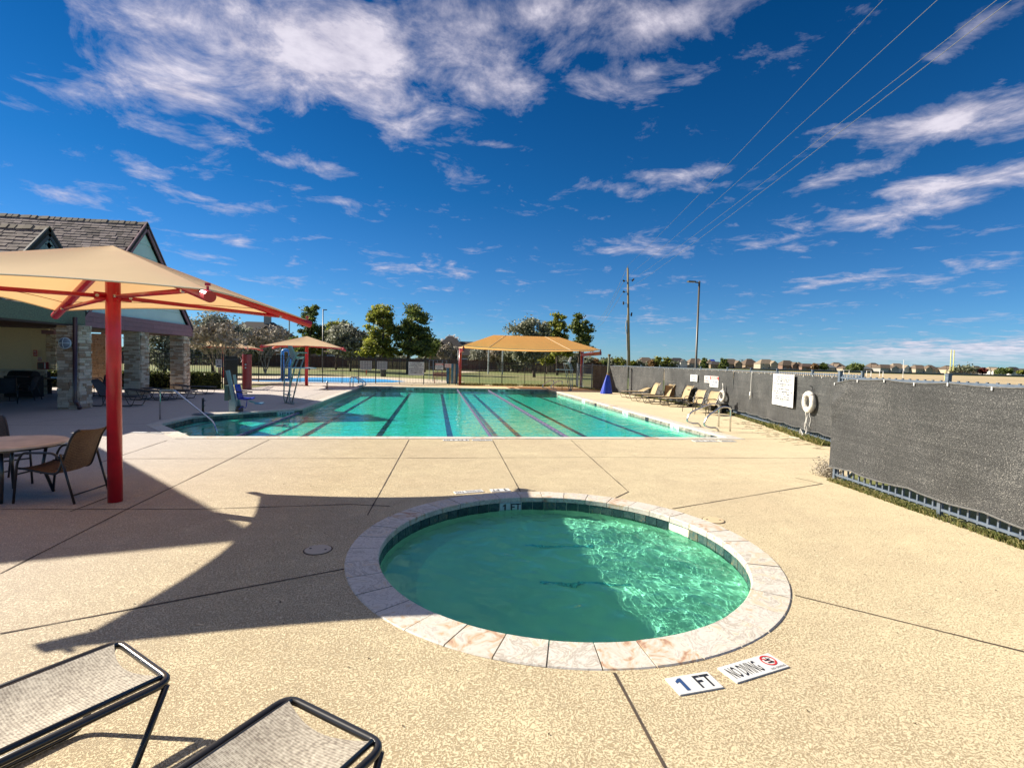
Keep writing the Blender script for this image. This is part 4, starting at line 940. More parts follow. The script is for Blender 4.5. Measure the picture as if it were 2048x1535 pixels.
# right fence (grey) and its privacy screens
RF = [(6.10, 1.6), (6.45, 4.5), (6.83, 7.62)]
fN = fence('picket_fence', 'grey picket fence behind the nearest dark screen', RF[::-1], 1.80, M_GREYB, sp=.125, post_t=[0, 2.05, 4.5, 6.1], pk=.022)
RS = [(9.53, 10.0), (11.85, 18.5), (12.25, 25.4), (12.05, 31.5), (10.95, 37.9)]
fF = fence('picket_fence', 'grey picket fence behind the long dark screens on the right of the pool', RS, 1.80, M_GREYB, sp=.125)
def screen(a, b, z0, z1, label, seed=0, off=.07, scal=1.1, dark=False, edge_fold=False):
    a, b = Vector((*a, 0)), Vector((*b, 0)); d = b-a; L = d.length; d.normalize(); n_ = Vector((-d.y, d.x, 0))*1.0
    if n_.x > 0: n_ = -n_
    root = empty('privacy_screen', a, label, 'privacy screen', 'dark woven screens on the right hand fence')
    r_ = random.Random(seed); ph = [r_.uniform(0, 6) for _ in range(5)]; nu = int(L/.06)
    def fn(u, v):
        s = u*L; zt = z1-.018*abs(math.sin(math.pi*s/scal))*1.4; zb = z0+.045*(1-abs(math.cos(math.pi*s/scal)))-.01
        if edge_fold and s < .42: zt -= .10*(1-s/.42)
        z = zb+(zt-zb)*v
        w_ = off+.022*math.sin(2.1*s+ph[0]+1.4*v)+.008*math.sin(7*s+ph[1]+2*v)+.006*math.sin(13*s+5*v+ph[4])*(1-v)-.028*math.exp(-((s % 2.35-1.2)/.05)**2)+.008*math.sin(4*v+ph[2]+s)+.02*math.sin(math.pi*s/scal*2+ph[3])*(1-v)**2
        if edge_fold and s < .5: w_ += .05*math.exp(-((v-.93+.45*(.42-s))/.045)**2)*(1-s/.5)+.03*math.exp(-((v-.82+.5*(.42-s))/.03)**2)*(1-s/.5)
        return a+d*s+n_*w_+Vector((0, 0, z))
    MB().grid(fn, nu, 20).build('fabric', M_SCREEN, root, smooth=True)
    hm = MB(); hm.tube([fn(i/nu, 0)+n_*.003 for i in range(nu+1)], .012, 6); hm.tube([fn(i/nu, 1)+n_*.003 for i in range(nu+1)], .010, 6)
    hm.build('hem', mat('screen_hem', (.10, .10, .095), .7, noise=(20, .3)), root)
    k = max(2, int(L/(scal/2)))
    tm_ = mat('white_tie', (.7, .7, .68), .5); gm = mat('green_tie', (.02, .25, .22), .5)
    src = None
    for i in range(k+1):
        s = min(L*.995, max(.03, L*i/k)); pt = fn(s/L, .985)+n_*.012
        if src is None: src = MB().tube([(0, 0, -.012), (0, 0, .03)], .010, 8).build('tie', tm_, root, local=True); o = src
        else: o = inst(src, (0, 0, 0), None, root)
        q = pt-a; o.location = q
    return root
sN = screen(RF[2], (6.10, 1.6), .24, 1.76, 'largest dark woven screen, nearest the camera at the right edge', 3, off=.10, edge_fold=True)
e1 = Vector(RS[0]); e2 = Vector(RS[1]); dd_ = (e2-e1)
screen(RS[0], RS[1], .22, 1.72, 'dark woven screen with the white rules board and both life rings', 5)
screen(RS[1], RS[2], .14, 1.74, 'dark woven screen behind the tan lounge chairs', 6)
m25 = (12.20, 26.9)
screen((12.24, 25.5), (12.10, 30.0), .10, 1.74, 'dark woven screen just right of the blue covered pool lift', 7)
screen((12.08, 30.2), (11.4, 35.2), .08, 1.74, 'crumpled dark woven screen left of the blue covered pool lift', 8)
for k_, (x, y) in enumerate(((11.98, 18.55),)): pass

def on_fence(px, z, off=.13):                      # point on the far right screen line under a photo column
    d = ray(px, 760); a, b = e1, e2
    best = None
    for a, b in zip(RS[:-1], RS[1:]):
        a, b = Vector(a), Vector(b); e = b-a; den = d.x*e.y-d.y*e.x
        t = (a.x*e.y-a.y*e.x)/den; s = (d.x*t-a.x)/e.x if abs(e.x) > abs(e.y) else (d.y*t-a.y)/e.y
        if 0 <= s <= 1 and t > 0:
            e.normalize(); n_ = Vector((-e.y, e.x)); n_ = n_ if n_.x < 0 else -n_
            q = a+(b-a)*s+n_*off; return Vector((q.x, q.y, z)), Vector((-e.x, -e.y, 0)) if e.y > 0 else Vector((e.x, e.y, 0)), Vector((n_.x, n_.y, 0))
    raise ValueError(px)
def zat(pt, py):                                   # height on a vertical through pt seen at row py
    lo, hi = -3.0, 12.0
    for _ in range(50):
        m1 = (lo+hi)/2; v = Vector((pt.x, pt.y, m1))-Vector((0, 0, CZ)); zz_ = v.dot(cf); yy = 767.5-FPX*v.dot(cu)/zz_
        if yy > py: lo = m1
        else: hi = m1
    return (lo+hi)/2
def sign(px0, px1, pyt, pyb, lines, label, name='sign', on=None, board=None, yplane=None, border=None, cat='sign'):
    """a flat board between two photo columns, on the right fence or on a plane at y"""
    if yplane is None:
        a, t, n_ = on_fence(px0, 0); b, _, _ = on_fence(px1, 0)
    else:
        a = PY(px0, 760, yplane); b = PY(px1, 760, yplane); n_ = Vector((0, -1, 0))
    a.z = b.z = 0; zt = (zat((a+b)/2, pyt)); zb = zat((a+b)/2, pyb); x = (b-a); wd = x.length; x.normalize(); c = (a+b)/2; c.z = (zt+zb)/2; hh = zt-zb
    root = empty(name, c, label, cat)
    mt = frame_mtx(c, x, (0, 0, 1)); MB().box(c, (wd, hh, .008), mtx=mt.to_3x3()).build('board', board or M_BOARD, root)
    for (y0, hl, body, mm, wf, bgm) in lines:      # y0 from top (0..1), height fraction
        cc = c+Vector((0, 0, hh*(.5-y0)))
        if bgm: MB().box(cc, (wd*.99, hh*hl*1.5, .010), mtx=mt.to_3x3()).build('colour_band', bgm, root)
        if body:
            mtx = frame_mtx(cc+mt.to_3x3() @ Vector((0, 0, .006)), x, (0, 0, 1)); text(body, hh*hl*1.75, mtx, mm, root, wid=wd*wf)
    return root
M_SRED = mat('sign_red', (.52, .05, .04), .5)
rules = [(.09, .030, 'KEEP POOL GATES', M_INK, .62, None), (.165, .030, 'DO NOT PROP OPEN GATE', M_INK, .74, None), (.225, .030, 'OR CLIMB THE FENCE', M_INK, .62, None),
         (.315, .032, 'NO GLASS BEVERAGES OR PETS', M_INK, .86, None), (.375, .030, 'IN POOL', M_INK, .22, None), (.47, .032, 'ALL CHILDREN UNDER 13', M_INK, .78, None), (.555, .032, 'MUST BE ACCOMPANIED BY AN', M_INK, .90, None),
         (.625, .030, 'ADULT AT ALL TIMES', M_INK, .70, None), (.715, .030, 'KEEP GATE CLEAR AND', M_INK, .68, None), (.785, .030, 'SHOWER BEFORE ENTERING', M_INK, .72, None), (.845, .030, 'POOL', M_INK, .2, None)]
sign(1555, 1598, 748, 811, rules, 'tall white rules board on the dark screen left of the nearest life ring')
sign(1386, 1400, 749, 762.5, [(.2, .09, 'SURVEILLANCE', M_INK, .7, None), (.4, .09, 'IN USE', M_INK, .5, None), (.6, .09, 'AT ALL', M_INK, .35, None), (.83, .1, 'TIMES', M_INK, .7, None)], 'small square white notice on the dark screen, leftmost of the three small signs')
sign(1414.5, 1425, 751, 765, [(.3, .24, 'NO', M_INKRED, .6, None), (.75, .2, 'DIVING', M_INKRED, .85, None)], 'small white sign with red letters left of the red and white warning sign')
sign(1425.5, 1443, 752, 774, [(.18, .2, 'WARNING', M_BOARD, .8, M_SRED), (.52, .14, 'NO LIFEGUARD', M_INKBLUE, .82, None), (.8, .14, 'ON DUTY', M_INKBLUE, .5, None)], 'red and white warning sign on the dark screen above the tan patio chairs')
# signs on the far fence
YS = YF-.06
rl = [(.05+.087*i, .042, b, M_INK, w_, None) for i, (b, w_) in enumerate((('POOL RULES', .5), ('NO GLASS CONTAINERS', .8), ('NO RUNNING OR PLAY', .72), ('CHILDREN UNDER 13 MUST BE', .92), ('WITH ADULT', .3), ('SHOWER BEFORE ENTERING', .88), ('NO PETS NO SMOKING AT ANY', .95), ('TIME IN POOL AREA', .8), ('POOL CLOSES AT DUSK', .72), ('NO SWIMMING ALONE', .75)))]
sign(816.5, 847.5, 723.5, 750, rl, 'large pale rules board on the far fence', yplane=YS)
sign(720, 743, 720.5, 739.5, [(.15+.17*i, .06, 'POOL HOURS AND RULES', M_INK, .85, None) for i in range(5)], 'white notice board on the far fence, left one of two behind the pickets', yplane=YF+.12)
sign(753, 774, 721.5, 739, [(.15+.17*i, .06, 'POOL HOURS AND RULES', M_INK, .85, None) for i in range(5)], 'white notice board on the far fence, right one of two behind the pickets', yplane=YF+.12)
sign(870, 886, 726, 738.5, [(.17, .16, 'WARNING', M_BOARD, .8, M_SRED), (.5, .14, 'NO LIFEGUARD', M_INKBLUE, .85, None), (.8, .14, 'ON DUTY', M_INKBLUE, .55, None)], 'red and white warning sign on the far fence', yplane=YS)
sign(889, 902, 727, 735, [(.3, .26, 'NO DIVING', M_INKRED, .8, None), (.74, .2, 'ALLOWED', M_INKRED, .8, None)], 'small white and red sign right of the far warning sign', yplane=YS)
p = PY(437.5, 726, pA.y-.06)
sign(431.5, 443.5, 718.5, 734, [(.12, .05, 'EMERGENCY', M_INK, .8, None), (.32, .26, '911', M_INK, .78, None), (.53, .05, 'TELEPHONE', M_INK, .7, None)], 'white 911 sign with an arrow on the fence above the hedge', yplane=pA.y-.07)
rt = [o for o in bpy.data.objects if o.get('label', '').startswith('white 911')][0]; c = WL[rt.name]
m_ = MB(); s_ = .018; yy = c.y-.012; 
m_.add([(c.x-.10, yy, c.z-.13), (c.x-.03, yy, c.z-.08), (c.x-.03, yy, c.z-.18)], [(0, 2, 1)]); m_.box((c.x+.04, yy, c.z-.13), (.14, .002, .055)); m_.build('arrow', M_INK, rt)

# life rings and rope
M_ROPE = mat('white_rope', (.62, .60, .56), .8)
def life_ring(px, pyt, pyb, label, R_, tails=True):
    c, t, n_ = on_fence(px, 0, .20); zt, zb = zat(c, pyt), zat(c, pyb); R_ = (zt-zb)/2*.94; r_ = R_*.24; c.z = (zt+zb)/2
    root = empty('life_ring', c, label, 'life ring', 'white life rings hanging on the dark screen'); N = 40
    MB().tube([c+(t*math.cos(2*math.pi*k/N)+Vector((0, 0, 1))*math.sin(2*math.pi*k/N))*(R_-r_) for k in range(N)], r_, 14, closed=True).build('ring', mat('worn_white_foam', (.58, .56, .50), .7, noise=(9, .35), bump=(30, .3)), root, smooth=True)
    mb_ = MB()
    for a in (.8, 2.4, 3.9, 5.4):
        d_ = t*math.cos(a)+Vector((0, 0, 1))*math.sin(a); tn = -t*math.sin(a)+Vector((0, 0, 1))*math.cos(a)
        mb_.tube([c+d_*(R_-r_)+(d_*math.cos(q)+n_*math.sin(q))*(r_+.004)+tn*.0 for q in [2*math.pi*j/12 for j in range(12)]], .012, 6, closed=True)
    mb_.build('band', mat('faded_band', (.45, .38, .34), .7), root)
    MB().tube([c+Vector((0, 0, R_-.02))-n_*.06, c+Vector((0, 0, R_+.10))-n_*.08, c+Vector((0, 0, R_+.14))-n_*.02], .012, 6).build('hook', M_BLACKM, root)
    if tails:
        rp = MB(); g = -c.z
        for dx, seed in ((-.10, 1), (-.13, 2), (-.07, 3)):
            q = [c+t*(dx+.02*math.sin(k*1.3+seed))+Vector((0, 0, -R_+.04+(g+R_-.02)*k/12)) + n_*(.0+.02*math.sin(k+seed)) for k in range(13)]; rp.tube(q, .007, 5)
        base_ = c+Vector((0, 0, g+.03))-t*.1
        for j in range(4):
            rp.tube([base_+t*(.09*j-.15)+(t*math.cos(a)*.06+Vector((0, 0, 1))*abs(math.sin(a))*(.22-.03*j))+n_*(.06+.02*j) for a in [2*math.pi*k/14 for k in range(14)]], .007, 5, closed=True)
        rp.tube([base_+n_*(.1+.03*k)+t*(-.05*k)+Vector((0, 0, -.02)) for k in range(7)], .007, 5)
        rp.tube([c+t*(.10+.012*k)+Vector((0, 0, -R_+.05-.09*k)) + n_*.02*math.sin(k*2) for k in range(6)], .007, 5)
        rp.build('throw_rope', M_ROPE, root, smooth=True)
    return root
life_ring(1635.5, 780, 827, 'white life ring with a long dangling throw rope, nearest the camera', .3)
life_ring(1455, 779, 804, 'white life ring farther away, hanging right of the warning sign', .3, tails=False)
c, t, n_ = on_fence(1455, 0, .2); z1_ = zat(c, 766); z0_ = zat(c, 782)
tag(MB().tube([(c.x, c.y, z1_), (c.x+t.x*.05, c.y+t.y*.05, (z0_+z1_)/2), (c.x-t.x*.06, c.y-t.y*.06, z0_-.05), (c.x+t.x*.08, c.y+t.y*.08, z0_-.02), (c.x+.02, c.y, z1_-.08)], .016, 6).build('coiled_rope', M_ROPE, smooth=True), 'knotted white rope hung above the farther life ring', 'rope')
c, t, n_ = on_fence(1511, 0, .14); za, zb = zat(c, 742), zat(c, 798)
root = empty('hanging_rope', c, 'thin white rope hanging down the screen left of the rules board', 'rope')
MB().tube([(c.x-t.x*.05*k/10*1, c.y-t.y*.05*k/10, za+(zb-za)*k/10) for k in range(11)], .010, 6).build('rope', M_ROPE, root)
q = Vector((c.x-t.x*.045, c.y-t.y*.045, za+(zb-za)*.78)); MB().lathe([(.008, -.12), (.03, -.09), (.03, .02), (.008, .06)], q, 10).build('float', M_WHITEP, root)
# dark planters / bins behind the chairs
for (px, py, hh, w_, lb) in ((1459, 823, .36, .28, 'small dark bin directly beneath the farther life ring'), (1437, 820, .34, .24, 'small dark bin behind the right tan patio chair'), (1392, 800, .78, .24, 'tall dark bin standing behind the tan lounge chairs')):
    c, t, n_ = on_fence(px, 0, .24); root = empty('planter_bin', c, lb, 'bin', 'dark tapering bins along the screened fence')
    m_ = MB(); a = w_/2; b = a*.72; vs = [c+t*sx_*b+n_*sy_*b for sx_, sy_ in ((-1, -1), (1, -1), (1, 1), (-1, 1))]+[c+t*sx_*a+n_*sy_*a+Vector((0, 0, hh)) for sx_, sy_ in ((-1, -1), (1, -1), (1, 1), (-1, 1))]
    m_.add(vs, [(3, 2, 1, 0), (0, 1, 5, 4), (1, 2, 6, 5), (2, 3, 7, 6), (3, 0, 4, 7), (4, 5, 6, 7)]); m_.build('body', M_BLACKM, root)
    m_ = MB()
    for k in range(4):
        A_, B_ = vs[4+k], vs[4+(k+1) % 4]; m_.bar(A_, B_, .03, .03)
    m_.build('rim', M_CHAIRM, root)

#PART2

# ------------------------------------------------------------------ clubhouse with stone columns
def ledger(face_o, ux, wd, z0, z1, parent, seed, rows=(.06, .115), lens=(.12, .36), single=True, nrm=None):
    """stacked ledge stones on a face starting at face_o, running along ux; proud along nrm"""
    r_ = random.Random(seed); ux = Vector(ux).normalized(); nrm = Vector(nrm).normalized(); rz = math.atan2(ux.y, ux.x)
    z = z0; src = getattr(ledger, 'src', None); mb_ = MB(); off = WL[parent.name]
    while z < z1-.02:
        h = min(r_.uniform(*rows), z1-z); x = 0
        while x < wd-.01:
            L = min(r_.uniform(*lens), wd-x)
            if wd-x-L < .05: L = wd-x
            if r_.random() < .12 and z+2*h < z1: pass
            pr = r_.uniform(.025, .07); c = Vector(face_o)+ux*(x+L/2)+nrm*(pr/2-.01)+Vector((0, 0, z+h/2))
            if single:
                if src is None:
                    me = MB().box((0, 0, 0), (1, 1, 1)).build('stone', M_LEDGE, parent, local=True); ledger.src = src = me; o = me
                else:
                    o = inst(src, (0, 0, 0), None, parent); o.name = 'stone'
                o.location = c-off; o.rotation_euler = (0, 0, rz+r_.uniform(-.015, .015)); o.scale = (L-.007, pr, h-.007)
            else: mb_.box(c, (L-.007, pr, h-.007), rz)
            x += L
        z += h
    if not single: tag(mb_.build('stonework', M_LEDGE, parent), kind='stuff')
club = empty('clubhouse', (-12.4, 20, 0), 'open clubhouse with stacked stone columns, plum beams and steep shingled gables on the left', 'building')
M_CORE = mat('mortar_core', (.035, .028, .022), .95)
def column(x0, x1, y0, y1, h, seed, single=True, parent=club):
    MB().box(((x0+x1)/2, (y0+y1)/2, h/2), (x1-x0-.03, y1-y0-.03, h)).build('column_core', M_CORE, parent)
    ledger((x0, y0, 0), (1, 0, 0), x1-x0, 0, h, parent, seed, nrm=(0, -1, 0), single=single)
    ledger((x1, y0, 0), (0, 1, 0), y1-y0, 0, h, parent, seed+50, nrm=(1, 0, 0), single=single)
XF = -12.05
column(-11.88, -11.30, 18.02, 18.62, 2.70, 1)
column(-12.70, -12.10, 22.98, 23.60, 2.72, 2)
column(-12.68, -12.10, 26.60, 27.20, 2.72, 3)
p = G(184, 776); column(p.x, p.x+.75, p.y, p.y+.7, 2.75, 4, single=False)
column(-12.68, -12.10, 14.0, 14.6, 2.72, 5, single=False); column(-12.68, -12.10, 7.3, 7.9, 2.72, 6, single=False)
for (x0, x1, y0, y1) in ((-19.4, -18.8, 26.5, 27.1), (-19.4, -18.8, 19.6, 20.2)): column(x0, x1, y0, y1, 2.75, 7+int(y0), single=False)
# plum fascia beams made of boards
def fascia(y0, y1, x, rowsz=((2.72, 2.895), (2.9, 3.075), (3.08, 3.255)), seed=0):
    r_ = random.Random(seed)
    MB().box((x-.12, (y0+y1)/2, 2.985), (.20, y1-y0-.02, .52)).build('beam_core', M_DARKW, club)
    for k, (a, b) in enumerate(rowsz):
        y = y0+.0; cuts = sorted([y0, y1]+[y0+(y1-y0)*t for t in ((.36, .78), (.15, .6), (.30, .85))[k]])
        for c0, c1 in zip(cuts[:-1], cuts[1:]): MB().box((x, (c0+c1)/2, (a+b)/2), (.035, c1-c0-.006, b-a-.002)).build('plum_board', M_TRIM, club)
fascia(18.66, 27.3, XF+.02, seed=1); fascia(6.4, 14.6, XF+.02, seed=2)
for k, (a, b) in enumerate(((2.72, 2.895), (2.9, 3.075), (3.08, 3.255))): MB().box((XF-2, 27.32, (a+b)/2), (4.1, .035, .17)).build('plum_board', M_TRIM, club)
MB().box((-11.60, 16.55, 2.96), (.22, 4.3, .48)).build('green_beam', M_BEAMG, club)
MB().box((-11.60, 16.55, 2.69), (.16, 4.2, .05)).build('beam_soffit', M_DARKW, club)
MB().box((-20.2, 17.3, 2.80), (16.0, 20.0, .05)).build('porch_ceiling', M_DARKW, club)
MB().box((-13.5, 18.7, 2.70), (3.6, .22, .16)).build('inner_beam', M_DARKW, club)
# gables
def gable(yc, zc, xf, halfw, ze, xb, main, seed):
    sl_ = (zc-ze)/halfw; ang = math.atan(sl_)
    if main:                                               # siding boards on the gable wall
        n_ = 7; hz = (zc-.35-ze)/n_
        for k in range(n_):
            a = ze+.01+hz*k; b = a+hz; wa = (zc-.30-a)/sl_; wb = max((zc-.30-b)/sl_, .02)
            m_ = MB(); x = xf-.10
            vs = [(x, yc-wa, a), (x, yc+wa, a), (x-.015, yc+wb, b-.006), (x-.015, yc-wb, b-.006)]; vs += [(v[0]-.03, v[1], v[2]) for v in vs]
            m_.add(vs, [(0, 1, 2, 3), (7, 6, 5, 4), (0, 4, 5, 1), (3, 2, 6, 7), (0, 3, 7, 4), (1, 5, 6, 2)]); m_.build('siding_board', M_SIDING, club)
    else:
        m_ = MB(); x = xf-.5; m_.add([(x, yc-halfw, ze), (x, yc+halfw, ze), (x, yc, zc-.3)], [(0, 1, 2)]); m_.build('gable_back', mat('brown_plank', (.11, .07, .045), .8, noise=(3, .3, (1, 1, 12))), club)
    for s in (-1, 1):                                      # rake boards
        a = Vector((xf+.02, yc, zc-.10)); b = Vector((xf+.02, yc+s*(halfw+.12), ze-.10-.12*sl_)); 
        MB().bar(a, b, .05, .26, (0, -s*math.sin(ang), math.cos(ang))).build('rake_board', M_TRIM if main else mat('dark_slate_trim', (.05, .055, .065), .6), club)
        if not main:
            a2, b2 = a+Vector((-.06, 0, -.30)), b+Vector((-.06, -s*.1, -.30)); MB().bar(a2, b2, .12, .30, (0, -s*math.sin(ang), math.cos(ang))).build('weathered_rafter', mat('weathered_teal_timber', (.25, .36, .38), .7, noise=(4, .45, (1, .5, 8)), col2=(.17, .17, .16)), club)
    if not main:
        MB().box((xf+.0, yc, zc-.62), (.03, .62, .42)).build('truss_plate', M_SIDING, club)
        m_ = MB()
        for dy, dz in ((-.12, -.50), (.12, -.50), (-.16, -.68), (.16, -.68)): m_.tube([(xf+.01, yc+dy, zc+dz), (xf+.035, yc+dy, zc+dz)], .03, 8)
        m_.build('bolt', M_BLACKM, club)
    # roof decks
    for s in (-1, 1):
        a = Vector((0, yc, zc)); b = Vector((0, yc+s*(halfw+.16), ze-.16*sl_)); nn = Vector((0, s*math.sin(ang), math.cos(ang)))
        m_ = MB(); vs = [(xf+.05, a.y, a.z), (xf+.05, b.y, b.z), (xb, b.y, b.z), (xb, a.y, a.z)]; vs += [(v[0], v[1]-nn.y*.10, v[2]-nn.z*.10) for v in vs]
        m_.add(vs, [(0, 1, 2, 3) if s < 0 else (3, 2, 1, 0), (7, 6, 5, 4), (0, 4, 5, 1), (1, 5, 6, 2), (2, 6, 7, 3)]); m_.build('roof_deck', M_SHING2, club)
        slope_len = (b-a).length; down = (b-a).normalized(); exp_ = .17; nrow = int(slope_len/exp_); r_ = random.Random(seed+s)
        rot = Matrix((Vector((1, 0, 0)), down, Vector((1, 0, 0)).cross(down))).transposed()
        if rot.col[2].z < 0: rot = Matrix((Vector((-1, 0, 0)), down, Vector((-1, 0, 0)).cross(down))).transposed()
        mbs = MB(); cnt = 0; src = None
        for j in range(nrow+1):
            x = xf+.05-r_.uniform(0, .15); 
            while x > max(xb, -19.5):
                wv = r_.uniform(.20, .36); cpos = a+down*(exp_*(j+.62))+rot.col[2]*(.012+r_.uniform(0, .008)); cpos.x = x-wv/2; x -= wv
                tilt = rot @ Matrix.Rotation(.075, 3, 'X')
                if main and s < 0 and seed == 1 and cnt < 290 and j < 13 and x > -18.2:
                    if src is None: src = MB().box((0, 0, 0), (1, 1, 1)).build('shingle', M_SHING, club, local=True); o = src
                    else: o = inst(src, (0, 0, 0), None, club)
                    o.location = cpos-WL[club.name]; o.rotation_euler = tilt.to_euler(); o.scale = (wv-.014, exp_*1.25, r_.uniform(.016, .03)); cnt += 1
                else: mbs.box(cpos, (wv-.014, exp_*1.25, r_.uniform(.014, .024)), mtx=tilt)
        tag(mbs.build('shingles', mat('roof_shingle_joined', (.19, .155, .135), .92, noise=(3.2, .55)), club), kind='stuff')
    x = xf+.05; src = None
    while x > max(xb, -19.5):                              # ridge caps
        if src is None: 
            m_ = MB(); 
            for s in (-1, 1): m_.bar((0, 0, .03), (0, s*.14, .03-.14*sl_), .24, .02, (0, s*math.sin(ang), math.cos(ang)))
            src = m_.build('ridge_tile', mat('ridge_tile', (.17, .14, .10), .9, var=.3), club, local=True); o = src
        else: o = inst(src, (0, 0, 0), None, club)
        o.location = Vector((x-.12, yc, zc+.012+random.uniform(0, .02)))-WL[club.name]; o.rotation_euler = (0, -.06, 0); x -= .215
gable(23.43, 7.26, XF, 3.85, 3.25, -24, True, 1)
gable(17.3, 5.54, -11.6, 1.75, 3.80, -24, False, 5)
gable(10.15, 7.26, XF, 3.85, 3.25, -24, True, 9)
# porch walls
wc = G(64, 787); we = G(119, 785); wy = wc.y
def wall_panel(a, b, nrm, seed, single=True):
    a, b = Vector((a[0], a[1], 0)), Vector((b[0], b[1], 0)); d = b-a; L = d.length; d.normalize(); c = (a+b)/2; rz = math.atan2(d.y, d.x); n_ = Vector(nrm)
    MB().box(c+Vector((0, 0, 1.9))-n_*.1, (L, .2, 1.75), rz).build('stucco_wall', M_STUCCO, club)
    MB().box(c+Vector((0, 0, .48))-n_*.1, (L, .2, .96), rz).build('wall_core', M_CORE, club)
    k = max(1, round(L/.55))
    for i in range(k): MB().box(a+d*(L*(i+.5)/k)+Vector((0, 0, 1.0))+n_*.02, (L/k-.008, .16, .085), rz).build('cap_stone', M_CAPST, club)
    ledger(a, d, L, 0, .955, club, seed, nrm=nrm, single=single, rows=(.06, .11), lens=(.12, .36))
wall_panel((wc.x, wy), (we.x+.05, wy), (0, -1, 0), 11)
wall_panel((wc.x-3.4, wy-.9), (wc.x, wy), Vector((.26, -.966, 0)), 12, single=False)
pl = PY(91, 780, wy-.1); pr_ = PY(110.5, 780, wy-.1)
ledger((pl.x, wy, 0), (1, 0, 0), pr_.x-pl.x, 1.045, 2.55, club, 13, nrm=(0, -1, 0))
MB().box(((pl.x+pr_.x)/2, wy-.05, 2.62), (pr_.x-pl.x+.1, .3, .16)).build('pillar_head', M_TRIM, club)
# things mounted on the building
P_ = lambda px, py: PY(px, py, 17.93)
tag(MB().tube(smoothpts([P_(150, 634), P_(150, 800), P_(152, 806), P_(160, 811)-Vector((0, .05, 0)), P_(164, 816)-Vector((0, .10, 0))], .12, 5), .062, 10).build('downspout', M_LEAD, smooth=True), 'dark maroon downspout on the nearest stone column, kicking out at its foot', 'downspout')
c = PY(132, 686, 17.90); root = empty('wall_light', c, 'round caged bulkhead light on the nearest stone column', 'wall light')
o = MB().lathe([(.165, 0), (.165, .04), (.15, .09), (.10, .13), (.001, .145)], (0, 0, 0), 28).build('lens', mat('grey_lens', (.20, .24, .28), .3), root, smooth=True, local=True); o.rotation_euler = (R(90), 0, 0)
m_ = MB(); N = 28
m_.tube([(math.cos(2*math.pi*k/N)*.165, -.05, math.sin(2*math.pi*k/N)*.165) for k in range(N)], .022, 8, closed=True)
m_.tube([(math.sin(t)*.165, -.045-.115*math.cos(t), 0) for t in [(-math.pi/2+math.pi*k/10) for k in range(11)]], .010, 6); m_.tube([(0, -.045-.115*math.cos(t), math.sin(t)*.165) for t in [(-math.pi/2+math.pi*k/10) for k in range(11)]], .010, 6)
m_.build('guard', mat('pale_lamp_guard', (.55, .62, .66), .4), root, smooth=True, local=True)
c = PY(86, 731, wy-.16); root = empty('extinguisher_cabinet', c, 'small red fire extinguisher cabinet on the beige porch wall', 'cabinet')
MB().box(c, (.32, .16, .30)).build('box', M_REDD, root); MB().box(c+Vector((-.03, -.083, 0)), (.20, .006, .24)).build('glass_door', M_BLACKM, root); MB().box(c+Vector((.125, -.083, 0)), (.05, .006, .24)).build('label', M_BOARD, root)
sign(67.5, 75.5, 699.5, 712, [(.3, .16, 'FIRE', M_BOARD, .7, None), (.7, .12, 'ALARM', M_BOARD, .7, None)], 'upper small dark red sign on the beige porch wall', yplane=wy-.12, board=M_SRED)
sign(76, 84, 714, 722, [(.3, .2, 'FIRE', M_SRED, .7, None), (.75, .3, 'EXTINGUISHER', M_BOARD, .85, M_SRED)], 'lower small red and white sign above the extinguisher cabinet', yplane=wy-.12)
c = PD(116, 652, 19.5); root = empty('ceiling_fan', c, 'ceiling fan with a bowl lamp under the porch', 'ceiling fan')
MB().lathe([(.03, .35), (.03, .10), (.11, .08), (.12, 0), (.05, -.02)], c, 16).build('motor', M_STEEL, root); MB().lathe([(.14, -.02), (.13, -.08), (.07, -.14), (.001, -.16)], c, 20).build('lamp_bowl', M_CAPST, root, smooth=True)
for k in range(5): a = 1.3*k+.3; a = 2*math.pi*k/5+.2; MB().bar(c+Vector((math.cos(a)*.12, math.sin(a)*.12, .05)), c+Vector((math.cos(a)*.66, math.sin(a)*.66, .05)), .13, .012).build('blade', M_CAPST, root)
# grill added under the porch, standing in for its dark shade and chairs
M_MBLK = mat('matte_black', (.008, .008, .008), .8)
p = G(36, 797); root = empty('shade_block', p, 'black block added under the porch, standing in for dark shade and chairs', 'shade_mass')
MB().box(p+Vector((0, .3, .45)), (1.0, .5, .8)).build('cabinet', M_MBLK, root); MB().tube([p+Vector((-.4, .3, .8)), p+Vector((.4, .3, .8))], (.26), 16).build('block_top', M_MBLK, root); MB().tube([p+Vector((-.4, -.02, .85)), p+Vector((.4, -.02, .85))], .015, 6).build('block_bar', M_STEEL, root)  # parts of the black block added in place of shade and chairs

# ------------------------------------------------------------------ vegetation
def leaf_mat(name, dark, mid, light, transl=.25, rough=.6):
    m = bpy.data.materials.new(name); m.use_nodes = True; t = NT(m.node_tree); P = m.node_tree.nodes['Principled BSDF']; out = m.node_tree.nodes['Material Output']
    rp = t.n('ShaderNodeNewGeometry').outputs['Random Per Island']; tcn = t.n('ShaderNodeTexCoord').outputs['Object']
    nz = t.n('ShaderNodeTexNoise', {'Vector': tcn, 'Scale': .8, 'Detail': 3.0}).outputs[0]
    f = t.m('ADD', t.m('MULTIPLY', rp, .55), t.m('MULTIPLY', nz, .5))
    col = t.ramp(f, [(.2, dark), (.48, mid), (.75, light)])
    t.t.links.new(col, P.inputs['Base Color']); P.inputs['Roughness'].default_value = rough
    tl = t.n('ShaderNodeBsdfTranslucent', {0: col}); mx = t.n('ShaderNodeMixShader', {0: transl*1.5, 1: P.outputs[0], 2: tl.outputs[0]}); t.t.links.new(mx.outputs[0], out.inputs[0])
    return m
